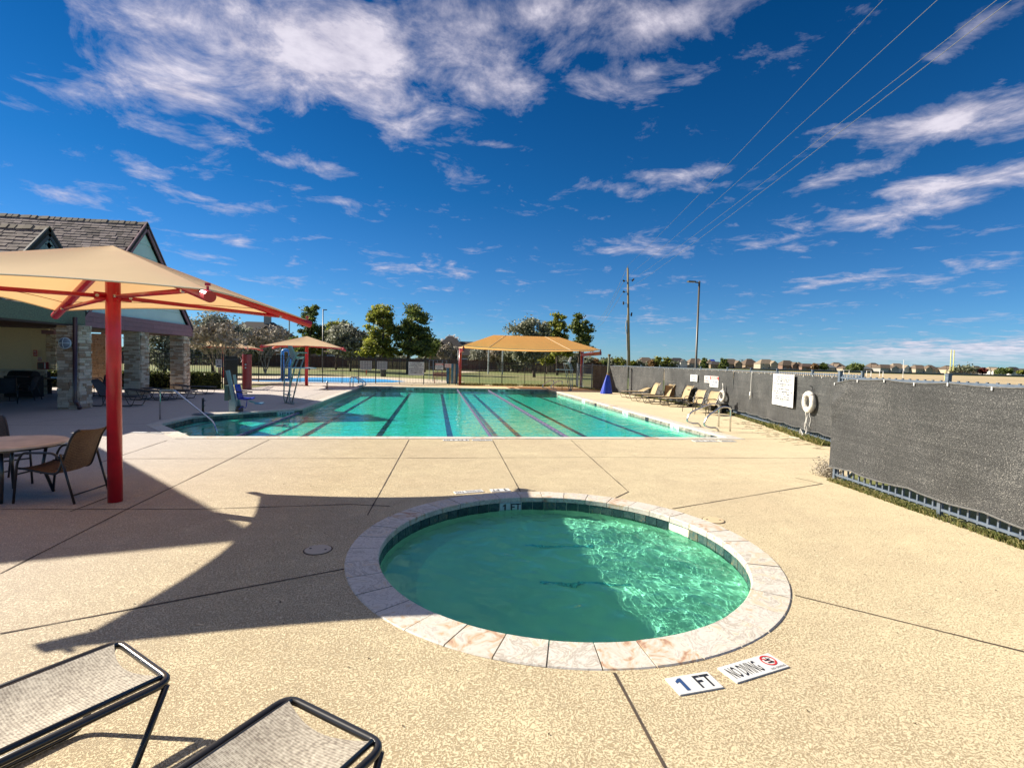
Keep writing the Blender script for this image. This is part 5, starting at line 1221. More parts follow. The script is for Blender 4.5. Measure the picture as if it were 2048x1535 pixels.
L_PINE = leaf_mat('pine_needles', (.04, .06, .012), (.17, .20, .03), (.38, .38, .07), .35)
L_PINED = leaf_mat('dark_pine_needles', (.02, .04, .012), (.08, .12, .03), (.22, .26, .06), .3)
L_OAK = leaf_mat('olive_oak_leaves', (.04, .05, .03), (.15, .17, .10), (.36, .36, .25), .2)
L_GREY = leaf_mat('grey_olive_leaves', (.06, .065, .045), (.20, .21, .15), (.42, .42, .33), .2)
L_TWIG = leaf_mat('bare_twigs', (.14, .12, .09), (.28, .24, .18), (.46, .41, .33), .0, .9)
L_RUST = leaf_mat('rust_leaves', (.09, .045, .02), (.20, .11, .04), (.30, .19, .08))
L_BLOS = leaf_mat('white_blossom', (.30, .27, .24), (.50, .47, .44), (.72, .70, .68), .2)
L_REDB = leaf_mat('red_leaves', (.08, .015, .012), (.18, .03, .02), (.28, .06, .04))
L_HEDGE = leaf_mat('hedge_leaves', (.010, .018, .006), (.035, .055, .012), (.16, .17, .03))
L_GRASS = leaf_mat('grass_blades', (.05, .07, .015), (.13, .15, .03), (.33, .28, .12), .3)
def leaves(name, pts, size, m, parent=None, flat=.0, elong=1.0, seed=0, kind=None):
    r = np.random.default_rng(seed); n = len(pts); pts = np.asarray(pts, dtype=np.float64)
    u = r.normal(size=(n, 3)); u /= np.linalg.norm(u, axis=1)[:, None]; v = r.normal(size=(n, 3)); v -= u*(u*v).sum(1)[:, None]; v /= np.linalg.norm(v, axis=1)[:, None]
    s = size*r.uniform(.6, 1.4, (n, 1)); a = u*s*elong; b = v*s*.55
    V = np.stack([pts-a*.5-b*.3, pts-a*.1+b, pts+a, pts-a*.1-b], 1).reshape(-1, 3)
    off = np.array(WL[parent.name]) if parent is not None else np.zeros(3); V = V-off
    me = bpy.data.meshes.new(name); me.vertices.add(4*n); me.vertices.foreach_set('co', V.ravel().astype(np.float32))
    me.loops.add(4*n); me.loops.foreach_set('vertex_index', np.arange(4*n, dtype=np.int32)); me.polygons.add(n)
    me.polygons.foreach_set('loop_start', np.arange(0, 4*n, 4, dtype=np.int32)); me.update(calc_edges=True); me.materials.append(m)
    o = bpy.data.objects.new(name, me); COL.objects.link(o)
    if parent is not None: o.parent = parent
    WL[o.name] = Vector(off)
    if kind: o['kind'] = kind
    return o
def tree(px, pyb, pyt, depth, x0, x1, ycr, label, leafm, name='tree', style='round', n=6000, ls=.16, clumps=60, trunk=.14, seed=0, group=None, bark=None, stem_top=.85, lean=0):
    """px: trunk column; pyt: top row; x0..x1 crown columns; ycr: row of the crown's underside"""
    r = np.random.default_rng(seed); base = PD(px, pyb, depth); gx = base.copy(); gx.z = -.03; base = gx
    top = PD(px, pyt, depth).z; low = PD(px, ycr, depth).z; xl = PD(x0, pyt, depth); xr = PD(x1, pyt, depth); rx = ((xr-xl).length)/2; cx = (xl+xr)/2
    root = empty(name, base, label, 'tree', group); H_ = top-base.z; ch = top-low
    # clump centres
    cc = []
    while len(cc) < clumps:
        q = r.uniform(-1, 1, 3)
        if style == 'round': ok = .25 < (q**2).sum() < 1 
        elif style == 'pine':
            t = (q[2]+1)/2; R_ = (1.0-.68*t**1.6)*(.80+.20*math.sin(t*math.pi*2.5+seed+2*math.atan2(q[1], q[0]))); ok = .15*R_ < math.hypot(q[0], q[1]) < R_
        else: ok = (q**2).sum() < 1
        if ok: cc.append(q)
    cc = np.array(cc)
    C_ = np.stack([cx.x+cc[:, 0]*rx*.98, cx.y+cc[:, 1]*rx*.9, (low+top)/2+cc[:, 2]*ch*.47], 1)
    bk = bark or M_BARK
    # trunk and limbs
    tb = MB(); tp = [Vector((base.x+(cx.x-base.x)*t**2*.6+math.sin(t*5+seed)*.02*H_*.5, base.y, base.z+H_*stem_top*t)) for t in np.linspace(0, 1, 8)]
    tb.tube(tp, trunk, 8, r2=trunk*.25); tb.build('trunk', bk, root, smooth=True)
    lb = MB()
    for c in C_[:min(len(C_), 46)]:
        c = Vector(c); zt = min(max(base.z+H_*.22, c.z-.35*(Vector((c.x-base.x, c.y-base.y)).length)-.1*H_), base.z+H_*stem_top*.97)
        t = (zt-base.z)/(H_*stem_top); i = min(int(t*7), 6); s_ = tp[i]+(tp[i+1]-tp[i])*(t*7-i); mid = (s_+c)/2+Vector((0, 0, .08*H_*r.uniform(-.3, .8)))
        lb.tube([s_, mid, c], trunk*.28*(1-t*.5), 5, r2=trunk*.06)
    lb.build('branches', bk, root)
    if leafm is not None:
        per = n//len(C_); sg = rx*(.155 if style == 'pine' else .24)
        P_ = []
        for c in C_:
            k = int(per*r.uniform(.5, 1.5)); q = r.normal(size=(k, 3)); q /= np.linalg.norm(q, axis=1)[:, None]; q *= np.abs(r.normal(.75, .42, (k, 1)))*sg*r.uniform(.7, 1.45)*1.15
            q[:, 2] *= .55 if style == 'pine' else .75; P_.append(c+q)
        leaves('foliage', np.concatenate(P_), ls, leafm, root, seed=seed, elong=1.2)
    return root
def bare_tree(px, depth, pyt, x0, x1, label, seed=0, n=9000, ls=.12, trunk=.09, group='bare winter trees', stems=3, colr=None, fork=.25, leafn=0, leafm=None):
    r = random.Random(seed); base = PD(px, 760, depth); base.z = -.03; top = PD(px, pyt, depth).z; xl, xr = PD(x0, pyt, depth), PD(x1, pyt, depth); rx = (xr-xl).length/2; H_ = top-base.z
    root = empty('bare_tree', base, label, 'tree', group); segs = []; tips = []
    def grow(p, d, L, rad, lev):
        q = p+d*L; m1 = (p+q)/2+Vector((r.uniform(-1, 1), r.uniform(-1, 1), 0))*L*.06; segs.append((p, m1, q, rad, lev))
        if lev >= 6 or L < .10: tips.append((p, q)); return
        for k in range(3 if lev < 3 else 2):
            ax = Vector((r.uniform(-1, 1), r.uniform(-1, 1), r.uniform(-.3, .5))); nd = (d+ax*(.55 if lev else .5)).normalized(); nd.z = max(nd.z, -.1)
            s = p+(q-p)*r.uniform(.55, 1.0) if k else q; grow(s, nd, L*r.uniform(.66, .84), rad*.62, lev+1)
    for k in range(stems):
        a = 2*math.pi*k/stems+seed; grow(base, Vector((math.cos(a)*.28, math.sin(a)*.28, 1)).normalized(), H_*.27, trunk, 0)
    # fit spread
    allq = [s[2] for s in segs]; mx = max(abs(q.x-base.x) for q in allq); mz = max(q.z-base.z for q in allq); fx_ = rx/mx; fz_ = H_/mz
    f = lambda q: Vector((base.x+(q.x-base.x)*fx_, base.y+(q.y-base.y)*fx_, base.z+(q.z-base.z)*fz_))
    tb, lb = MB(), MB()
    for p, m1, q, rad, lev in segs: (tb if lev < 2 else lb).tube([f(p), f(m1), f(q)], rad, 6 if lev < 2 else 4, caps=False, r2=rad*.6)
    bk = colr or M_BARKG; tb.build('trunk', bk, root, smooth=True); lb.build('branches', bk, root)
    P_ = []
    for i in range(n):
        p, q = tips[r.randrange(len(tips))]; c = f(p+(q-p)*r.random()); P_.append((c.x+r.gauss(0, rx*.06), c.y+r.gauss(0, rx*.06), c.z+r.gauss(0, rx*.06)))
    if n: leaves('twigs', P_, ls, L_TWIG, root, seed=seed, elong=2.6)
    if leafn: leaves('foliage', [P_[r.randrange(len(P_))] for _ in range(leafn)], ls, leafm, root, seed=seed+1)
    return root
gTr = 'trees beyond the far fence'
tree(768, 747, 598, 62, 716, 806, 712, 'tall yellow green pine, left one of the big pair beyond the far fence', L_PINE, 'pine_tree', 'pine', 12000, .19, 95, .20, 3, gTr)
tree(816, 747, 606, 63, 780, 876, 710, 'tall dark pine, right one of the big pair beyond the far fence', L_PINED, 'pine_tree', 'pine', 12000, .19, 95, .20, 4, gTr)
tree(619, 740, 605, 70, 580, 657, 706, 'dark evergreen rising behind the tan umbrella by the lifeguard chair', L_PINED, 'pine_tree', 'pine', 11000, .20, 60, .2, 5, gTr)
tree(672, 738, 642, 74, 645, 702, 706, 'small rounded evergreen left of the big pine pair', L_PINE, 'pine_tree', 'round', 7000, .2, 36, .16, 6, gTr)
tree(700, 742, 650, 66, 660, 736, 712, 'silvery olive tree directly left of the big pine pair', L_GREY, 'evergreen_tree', 'round', 10000, .20, 48, .15, 7, gTr)
tree(1067, 752, 632, 62, 1020, 1098, 728, 'dark olive oak on the lawn behind the hip canopy', L_OAK, 'oak_tree', 'round', 13000, .18, 60, .2, 8, gTr)
tree(1114, 746, 627, 74, 1080, 1150, 712, 'bright green pine in the middle behind the hip canopy', L_PINE, 'pine_tree', 'pine', 11000, .2, 85, .18, 9, gTr)
tree(1158, 744, 616, 76, 1134, 1196, 700, 'tall thin pine at the right end of the hip canopy', L_PINED, 'pine_tree', 'pine', 8500, .2, 62, .16, 10, gTr)
tree(1094, 742, 698, 80, 1074, 1118, 728, 'small green tree under the right half of the hip canopy', L_PINE, 'young_tree', 'round', 3500, .18, 22, .12, 11, gTr)
tree(968, 742, 695, 92, 940, 1000, 732, 'round tan olive bushy tree under the left half of the hip canopy', L_GREY, 'bushy_tree', 'round', 6500, .2, 36, .12, 12, gTr)
tree(1035, 745, 692, 84, 1008, 1062, 735, 'low olive tree filling the gap under the hip canopy', L_OAK, 'bushy_tree', 'round', 6500, .2, 36, .12, 13, gTr)
tree(1140, 742, 700, 88, 1120, 1160, 735, 'low green tree by the right post of the hip canopy', L_OAK, 'bushy_tree', 'round', 4000, .2, 24, .12, 14, gTr)
tree(425, 760, 632, 50, 376, 478, 726, 'broad grey olive evergreen beyond the clubhouse corner', L_GREY, 'evergreen_tree', 'round', 11000, .16, 60, .16, 15, gTr)
tree(330, 760, 640, 46, 285, 378, 735, 'olive evergreen seen between the stone columns', L_GREY, 'evergreen_tree', 'round', 12000, .15, 60, .16, 16, gTr)
tree(505, 745, 660, 80, 470, 545, 722, 'dark shrubby evergreen behind the bare trees', L_OAK, 'evergreen_tree', 'round', 8000, .2, 40, .14, 17, gTr)
tree(850, 742, 672, 72, 826, 878, 712, 'dark green lower evergreen just right of the pine pair', L_PINED, 'evergreen_tree', 'round', 6000, .2, 34, .14, 18, gTr)
tree(126, 760, 640, 40, 100, 150, 735, 'dark leafy tree glimpsed past the porch wall', L_OAK, 'evergreen_tree', 'round', 5000, .16, 30, .14, 19, gTr)
bare_tree(437, 34, 640, 385, 492, 'brown bare tree in front of the half hidden umbrella', 2, 1300, .10, .045, stems=4)
bare_tree(530, 52, 646, 490, 580, 'pale bare tree branching wide right of the half hidden umbrella', 5, 1300, .13, .08, stems=3)
bare_tree(893, 88, 688, 868, 922, 'brown bare tree in front of the dark roofed house', 8, 5000, .2, .12)
bare_tree(1000, 86, 696, 975, 1026, 'pale bare tree under the middle of the hip canopy', 9, 3500, .18, .10)
bare_tree(585, 78, 690, 560, 606, 'small bare tree behind the blue play arch', 12, 3000, .15, .10)
tree(905, 742, 672, 118, 878, 920, 715, 'white blossoming tree behind the dark roofed house', L_BLOS, 'blossom_tree', 'round', 3500, .28, 26, .12, 21, gTr)
tree(938, 742, 695, 120, 926, 948, 718, 'small white blossoming tree right of the dark roofed house', L_BLOS, 'blossom_tree', 'round', 1500, .28, 16, .12, 22, gTr)
def hedge(x0, x1, y0, y1, h, label, n, seed):
    c = Vector(((x0+x1)/2, (y0+y1)/2, 0)); root = empty('hedge', c, label, 'hedge'); r = np.random.default_rng(seed)
    MB().box((c.x, c.y, h*.46), (x1-x0-.16, y1-y0-.16, h*.9)).build('inner_branches', mat('hedge_core', (.008, .012, .005), 1), root)
    q = np.stack([r.uniform(x0, x1, n), r.uniform(y0, y1, n), r.uniform(0, h, n)], 1); f = r.integers(0, 3, n)
    q[f == 0, 2] = h+r.normal(0, .04, (f == 0).sum()); q[f == 1, 1] = y0+r.normal(0, .05, (f == 1).sum()); q[f == 2, 0] = x1+r.normal(0, .05, (f == 2).sum())
    leaves('foliage', q, .06, L_HEDGE, root, seed=seed)
hedge(-13.5, pA.x-.1, pA.y-.75, pA.y-.12, .80, 'clipped dark hedge at the foot of the fence with the 911 sign', 9000, 31)
hedge(-20.5, -13.65, pA.y-.75, pA.y-.12, .80, 'clipped dark hedge seen between the stone columns', 9000, 32)
# grass along the right fence
def grass_strip(pts, wd, n, h, name, seed, side=1):
    r = np.random.default_rng(seed); P_ = [Vector(p) for p in pts]; V = []; F = []
    seg = [(a, b) for a, b in zip(P_[:-1], P_[1:])]; Ls = np.array([(b-a).length for a, b in seg]); pr = Ls/Ls.sum()
    for i in range(n):
        a, b = seg[r.choice(len(seg), p=pr)]; d = (b-a).normalized(); nn = Vector((-d.y, d.x)); t = r.random(); 
        if math.sin(t*(b-a).length*2.3+seed)+math.sin(t*(b-a).length*5.1) < r.uniform(-2.4, .6): continue
        c = a+(b-a)*t+nn*r.uniform(-wd/2, wd/2); hh = h*r.uniform(.4, 1.5); an = r.uniform(0, 6.28); w_ = .004+.004*r.random(); dx, dy = math.cos(an)*w_, math.sin(an)*w_; lx, ly = r.normal(0, hh*.45), r.normal(0, hh*.45); k = len(V)
        V += [(c.x-dx, c.y-dy, -.03), (c.x+dx, c.y+dy, -.03), (c.x+lx*.4+dx*.6, c.y+ly*.4+dy*.6, hh*.6), (c.x+lx, c.y+ly, hh)]; F += [(k, k+1, k+2), (k, k+2, k+3)]
    mb_ = MB(); mb_.v = V; mb_.f = F; return tag(mb_.build(name, L_GRASS), kind='stuff')
grass_strip([(6.17, 2.0), (6.42, 4.5), (6.75, 7.6)], .20, 7000, .05, 'grass', 41)
grass_strip([(9.50, 10.2), (9.75, 11.0), (11.72, 18.5), (12.12, 25.4), (11.95, 31.5), (10.8, 37)], .22, 12000, .07, 'grass', 42)
grass_strip([(9.50, 11.0), (10.6, 14.6)], .16, 1500, .13, 'weeds', 43); grass_strip([(1.8, 37.75), (10.9, 37.9)], .4, 3500, .15, 'weeds', 44)
p = G(1654, 955); root = tag(leaves('dry_weed', [(p.x+.1+random.gauss(0, .10), p.y+.1+random.gauss(0, .12), abs(random.gauss(.10, .09))) for _ in range(1100)], .013, L_TWIG, elong=2.6), 'dry brown weed at the foot of the nearest screen corner', 'weed')

# dead twigs and leaf litter blown against the fence
r = random.Random(3); lt = MB()
for k in range(150):
    t = r.random(); a = Vector((8.9, 10.6, 0))+(Vector((10.6, 16.5, 0))-Vector((8.9, 10.6, 0)))*t+Vector((r.gauss(0, .25), r.gauss(0, .2), 0)); an = r.uniform(-.5, .5); L = r.uniform(.04, .28)
    lt.tube([a+Vector((0, 0, .006)), a+Vector((math.cos(an)*L*.5, math.sin(an)*L*.5+.02*r.random(), .012)), a+Vector((math.cos(an)*L, math.sin(an)*L, .006))], .003, 4)
tag(lt.build('dead_twigs', mat('dead_twig', (.12, .08, .05), .9)), kind='stuff')
sp = MB()
for k in range(170):
    x, y = r.uniform(-3, 6.3), r.uniform(2, 11); 
    if math.hypot(x-CX0, y-CY0) < 2.3: continue
    an = r.uniform(0, 6.3); q = r.uniform(.004, .013); sp.add([(x+math.cos(an)*q, y+math.sin(an)*q, .004), (x-math.sin(an)*q*.5, y+math.cos(an)*q*.5, .009), (x-math.cos(an)*q, y-math.sin(an)*q, .004), (x+math.sin(an)*q*.5, y-math.cos(an)*q*.5, .006)], [(0, 1, 2, 3)])
tag(sp.build('leaf_litter', mat('leaf_scrap', (.07, .045, .025), .9)), kind='stuff')

# ------------------------------------------------------------------ splash pad side
def poly_sheet(name, px, z, m): return sheet(name, [tuple(G(*q, z).xy) for q in px], [], z, m, kind='structure')
M_CONC = mat('pale_concrete', (.52, .44, .32), .85, noise=(1.5, .12)); M_SPL = mat('blue_splash_floor', (.04, .30, .62), .5, noise=(.4, .12))
poly_sheet('play_deck', [(905, 767), (470, 767.5), (380, 766), (470, 752), (600, 751), (760, 753.5), (860, 758), (930, 763)][::-1], -.012, M_CONC)
poly_sheet('splash_pool', [(812, 762.5), (770, 764.5), (700, 765), (600, 763), (520, 762), (478, 760), (560, 757.5), (620, 754.5), (700, 755), (770, 758)][::-1], -.006, M_SPL)
poly_sheet('footpath', [(913, 741.5), (985, 738.2), (1075, 736.8), (1075, 737.6), (1000, 740.2), (915, 745.5)][::-1], -.02, M_CONC)
M_BL = mat('light_blue_paint', (.06, .28, .62), .35, coat=.4)
p = G(572, 757); q1, q2 = PD(566, 757, p.y), PD(580, 757, p.y); q1.z = q2.z = 0; sep_ = .55
root = empty('play_arch', p, 'tall blue inverted U water play arch beyond the fence', 'play arch'); zt = zat(p, 700)
MB().tube(smoothpts([p+Vector((-sep_/2, 0, 0)), p+Vector((-sep_/2, 0, zt)), p+Vector((sep_/2, 0, zt)), p+Vector((sep_/2, 0, 0))], .26, 6), .13, 12).build('arch_tube', M_BL, root, smooth=True)
MB().box(p+Vector((0, 0, .02)), (1.0, .4, .05)).build('foot_plate', M_BL, root)
p = G(882, 766); p.y = 40.5; p = PY(882, 766, 40.5); p.z = 0; root = empty('park_bench', p, 'dark maroon slatted bench behind the far fence', 'bench')
for z in (.45,): 
    for k in range(4): MB().box(p+Vector((0, -.18+.12*k, .45)), (1.3, .09, .03)).build('seat_slat', M_REDD, root)
for k in range(3): MB().box(p+Vector((0, .27+.03*k, .58+.12*k)), (1.3, .03, .09)).build('back_slat', M_REDD, root)
for s in (-1, 1): MB().box(p+Vector((s*.5, 0, .22)), (.06, .4, .44)).build('leg', M_REDD, root)
p = G(766.5, 752.5); root = empty('litter_bin', p, 'round dark litter bin beyond the far fence', 'bin'); MB().lathe([(.28, 0), (.32, .9), (.30, 1.0), (.2, 1.08), (.001, 1.08)], p, 18).build('body', M_BLACKM, root)
p = G(732.3, 750); tag(MB().tube([p, p+Vector((0, 0, .62))], .06, 8).build('marker_post', mat('orange_marker', (.75, .12, .04), .5)), 'slim orange marker post beyond the far fence', 'post')
p = PY(903, 765, 39.0); p.z = 0; root = empty('painted_panel', p, 'blue and tan weathered panels behind the fence beside the left canopy post', 'panel')
for k, cc_ in enumerate(((.02, .14, .30), (.35, .30, .14), (.03, .18, .36), (.40, .42, .40), (.02, .12, .26))): MB().box(p+Vector((-.30+.17*k, .02*k, .80)), (.15, .03, 1.55)).build('plank', mat('panel_%d' % k, cc_, .7, noise=(3, .3)), root)
root = empty('dugout_fence', (0, 0, 0), 'pale metal mesh enclosure posts behind the bench', 'fence'); m_ = MB()
for px in (858, 866, 874, 884, 893): a = PY(px, 762, 43.5); a.z = 0; MB().tube([a, a+Vector((0, 0, 1.85))], .03, 6).build('post', M_GREYB, root)
for z in (.5, 1.2, 1.8): MB().bar(PY(858, 762, 43.5)*1+Vector((0, 0, z-PY(858, 762, 43.5).z)), PY(893, 762, 43.5)+Vector((0, 0, z-PY(893, 762, 43.5).z)), .03, .04).build('rail', M_GREYB, root)
# timber privacy fence
root = empty('timber_fence', (-15, 86, 0), 'long dark brown timber fence at the back of the lawn', 'fence'); r_ = random.Random(5); x = -62
M_TF = mat('dark_fence_timber', (.085, .040, .034), .9, noise=(2, .4, (3, 3, .3)))
m_ = MB(); 
while x < 28: wv = .15; m_.box((x, 86+r_.uniform(-.015, .015)+.02*(x < -10), .95), (wv-.012, .02, 1.9+r_.uniform(-.03, .02))); x += wv
tag(m_.build('planks', M_TF, root), kind='stuff'); MB().box((-17, 86.06, .5), (90, .04, .09)).build('rail', M_TF, root); MB().box((-17, 86.06, 1.5), (90, .04, .09)).build('rail', M_TF, root)

# ------------------------------------------------------------------ poles and wires
def lamp_post(px, depth, pyt, label, head=-1, r_=.085, armL=.55, mt=None):
    b = PD(px, 760, depth); b.z = -.03; zt = zat(b, pyt); root = empty('lamp_post', b, label, 'lamp post'); mt = mt or mat('bronze_pole', (.075, .07, .055), .4)
    MB().tube([b, b+Vector((0, 0, .5)), Vector((b.x, b.y, zt))], r_, 12, r2=r_*.7).build('pole', mt, root, smooth=True)
    MB().bar((b.x, b.y, zt-.12), (b.x+head*armL*.5, b.y, zt-.10), .08, .08).build('arm', mt, root)
    MB().box((b.x+head*armL, b.y, zt-.07), (armL*.9, .30, .09)).build('lamp_head', mt, root)
    return root
lp1 = lamp_post(1390.5, 37, 562, 'tall dark light pole with a single flat head rising behind the screened fence', -1, .10, .62)
lamp_post(645, 60, 618, 'slim light pole left of the silvery tree', 1, .08, .3)
for px, pt, lb in ((578, 640, 'thin pale pole behind the blue play arch'), (1004, 690, 'thin pale pole near the bare tree under the hip canopy'), (976, 694, 'thin pale pole on the lawn under the hip canopy'), (915.5, 700, 'thin pale pole beside the left canopy post'), (1165, 702, 'thin pale green pole behind the right canopy post')):
    b = PD(px, 760, 70); b.z = 0; tag(MB().tube([b, (b.x, b.y, zat(b, pt))], .09, 8).build('slim_pole', mat('pale_pole', (.45, .50, .50), .5)), lb, 'pole')
b = PD(1258.5, 760, 68); b.z = -.03; tp_ = PD(1255.5, 536, 68); root = empty('utility_pole', b, 'weathered wooden utility pole carrying the overhead wires', 'utility pole')
MB().tube([b, tp_], .17, 12, r2=.12).build('pole', mat('weathered_pole', (.17, .14, .075), .9, noise=(2, .3, (4, 4, .3))), root, smooth=True)
m_ = MB(); 
def rel(px, py): return PD(px, py, 68)
ins_pts = [(1246, 560, 1249.5, 563), (1264, 562, 1268, 557.5), (1246, 582, 1249.5, 584.5), (1246.8, 603, 1246.8, 609), (1263.5, 625, 1262.5, 632)]
for (a, b_, c, d) in ins_pts: m_.tube([rel(a, b_), rel(c, d)], .11, 8)
m_.build('insulator', mat('brown_insulator', (.035, .03, .028), .4), root)
m_ = MB()
for (a, b_, c, d) in ins_pts: m_.tube([rel((a+c)/2, (b_+d)/2), rel(1256, (b_+d)/2+.5)], .03, 6)
m_.tube([rel(1255.5, 536), rel(1255.5, 531)], .04, 6); m_.build('bracket', M_GREYB, root)
m_ = MB(); m_.tube([rel(1253, 640), rel(1251, 655), rel(1253.5, 668), rel(1254, 700)], .05, 6); m_.tube([rel(1254.5, 630), rel(1254.5, 740)], .05, 6); m_.build('down_lead', mat('grey_conduit', (.35, .36, .33), .6), root)
M_WIRE = mat('bright_wire', (.14, .14, .135), .5)
gW = 'overhead wires running from the utility pole'
for (ax, ay, bx, lb) in ((1255.5, 531, 1766, 'uppermost overhead wire, leftmost where it leaves the picture'), (1257, 551, 1875, 'second overhead wire from the left at the top edge'), (1267, 558, 1994, 'third overhead wire from the left at the top edge'), (1250, 583, 2023, 'lowest overhead wire, rightmost at the top edge')):
    a = PD(ax, ay, 68); d = ray(bx, 0); t = (a.z-.9-CZ)/d.z; c = Vector((0, 0, CZ))+d*t; e = a+(c-a)*1.9; e.z = a.z+.6
    pts = []
    for k in range(41):
        u = k/40*1.9; q = a+(c-a)*u; q.z = a.z-.9*(u*(1.9-u))/(.9); pts.append(q)
    tag(MB().tube(pts, .009, 5).build('power_line', M_WIRE), lb, 'wire', gW)
for (ax, ay, bx, by, lb) in ((1255, 533, 1196, 640, 'faint wire dropping left from the pole top behind the pines'), (1247, 562, 1190, 652, 'faint wire dropping left from the upper insulator'), (1247, 583, 1185, 660, 'faint wire dropping left from the lower insulator')):
    a = PD(ax, ay, 68); c = PD(bx, by, 160); tag(MB().tube([a+(c-a)*k/10+Vector((0, 0, -1.2*math.sin(math.pi*k/10))) for k in range(11)], .022, 4).build('power_line', M_WIRE), lb, 'wire', 'faint overhead wires behind the utility pole')
def lattice(px, depth, pyt, label):
    b = PD(px, 760, depth); b.z = 0; zt = zat(b, pyt); root = empty('transmission_tower', b, label, 'tower'); m_ = MB(); wd = 3.2; N = 7
    for s in (-1, 1): m_.tube([b+Vector((s*wd, 0, 0)), Vector((b.x+s*.5, b.y, zt))], .35, 4)
    for k in range(N):
        z0, z1_ = zt*k/N, zt*(k+1)/N; w0, w1 = wd+(.5-wd)*k/N, wd+(.5-wd)*(k+1)/N; m_.tube([(b.x-w0, b.y, z0), (b.x+w1, b.y, z1_)], .22, 4); m_.tube([(b.x+w0, b.y, z0), (b.x-w1, b.y, z1_)], .22, 4)
    m_.build('lattice', mat('pale_tower_steel', (.42, .46, .48), .6), root); m_ = MB()
    for z in (.75, .88, 1.0): m_.tube([(b.x-4, b.y, zt*z), (b.x+4, b.y, zt*z)], .3, 4)
    m_.build('cross_arm', mat('pale_tower_steel', (.4, .42, .43), .6), root)
lattice(1482, 700, 703, 'distant pale lattice power tower above the brown houses'); lattice(1825.5, 760, 704, 'distant pale lattice power tower left of the yellow goal posts')
lattice(1281, 760, 703, 'distant pale lattice power tower right behind the utility pole')

# ------------------------------------------------------------------ houses
def roof_hip(m_, cx_, cy_, w_, d_, z0, rh, hip=.9, ov=.4):
    hw, hd = w_/2+ov, d_/2+ov; rl = max(hw-hd*hip, .3); P = [(cx_-hw, cy_-hd, z0), (cx_+hw, cy_-hd, z0), (cx_+hw, cy_+hd, z0), (cx_-hw, cy_+hd, z0), (cx_-rl, cy_, z0+rh), (cx_+rl, cy_, z0+rh)]
    m_.add(P, [(0, 1, 5, 4), (1, 2, 5), (2, 3, 4, 5), (3, 0, 4), (3, 2, 1, 0)])
RCOL = [(.15, .11, .075), (.11, .08, .055), (.045, .04, .038), (.13, .15, .165), (.24, .19, .13), (.09, .055, .04)]
WCOL = [(.42, .36, .27), (.28, .21, .14), (.60, .58, .54), (.24, .15, .11), (.34, .33, .30)]
def house(px, depth, w_, wall, rise, rc, wc_, label, seed=0, d_=10, group=None, two=True, base_z=-.03, wing=0, chim=False, nm='house'):
    b = PD(px, 750, depth); b.z = base_z; root = empty(nm, b, label, 'house', group); r = random.Random(seed)
    mr = mat('roof_tone_%d' % rc, RCOL[rc], .9, noise=(.8, .15)); mw = mat('wall_tone_%d' % wc_, WCOL[wc_], .9, noise=(.5, .1))
    MB().box((b.x, b.y, base_z+wall/2), (w_, d_, wall)).build('wall', mw, root)
    m_ = MB(); roof_hip(m_, b.x, b.y, w_, d_, base_z+wall, rise); m_.build('roof', mr, root)
    if wing:
        s = 1 if wing > 0 else -1; ww_ = w_*.42; xx = b.x+s*w_*.24; yy = b.y-d_/2-1.4; zz_ = base_z+wall*.98
        MB().box((xx, yy+1.5, zz_/2), (ww_, 4, zz_)).build('wing_wall', mw, root)
        hw = ww_/2+.3; rr = rise*.72; P = [(xx-hw, yy-.9, zz_), (xx+hw, yy-.9, zz_), (xx, yy-.9, zz_+rr), (xx-hw, yy+5, zz_), (xx+hw, yy+5, zz_), (xx, yy+6, zz_+rr)]
        MB().add(P, [(0, 2, 5, 3), (1, 4, 5, 2), (3, 4, 1, 0)]).build('wing_roof', mr, root); MB().add([(xx-hw+.3, yy-.55, zz_), (xx+hw-.3, yy-.55, zz_), (xx, yy-.55, zz_+rr-.2)], [(0, 1, 2)]).build('gable', mw, root)
    fz = [1.5, 4.3] if wall > 4.5 else [1.5]; yf = b.y-d_/2-.03; mg = mat('far_window_glass', (.05, .07, .09), .2); mf = mat('far_window_frame', (.7, .7, .66), .6)
    for z in fz:
        for k in range(3):
            x = b.x+(-.36+.36*k)*w_*(.9)
            if wing and abs(x-(b.x+(1 if wing > 0 else -1)*w_*.24)) < w_*.22: continue
            f = MB().box((x, yf, base_z+z), (1.5, .06, 1.4)).build('window', mf, root); MB().box((x, yf-.04, base_z+z), (1.2, .04, 1.1)).build('pane', mg, f)
    if chim: MB().box((b.x+w_*.1, b.y, base_z+wall+rise*.8), (1.1, 1.1, rise*1.4)).build('chimney', mw, root)
    return root
gH = 'far houses beyond the sports field'
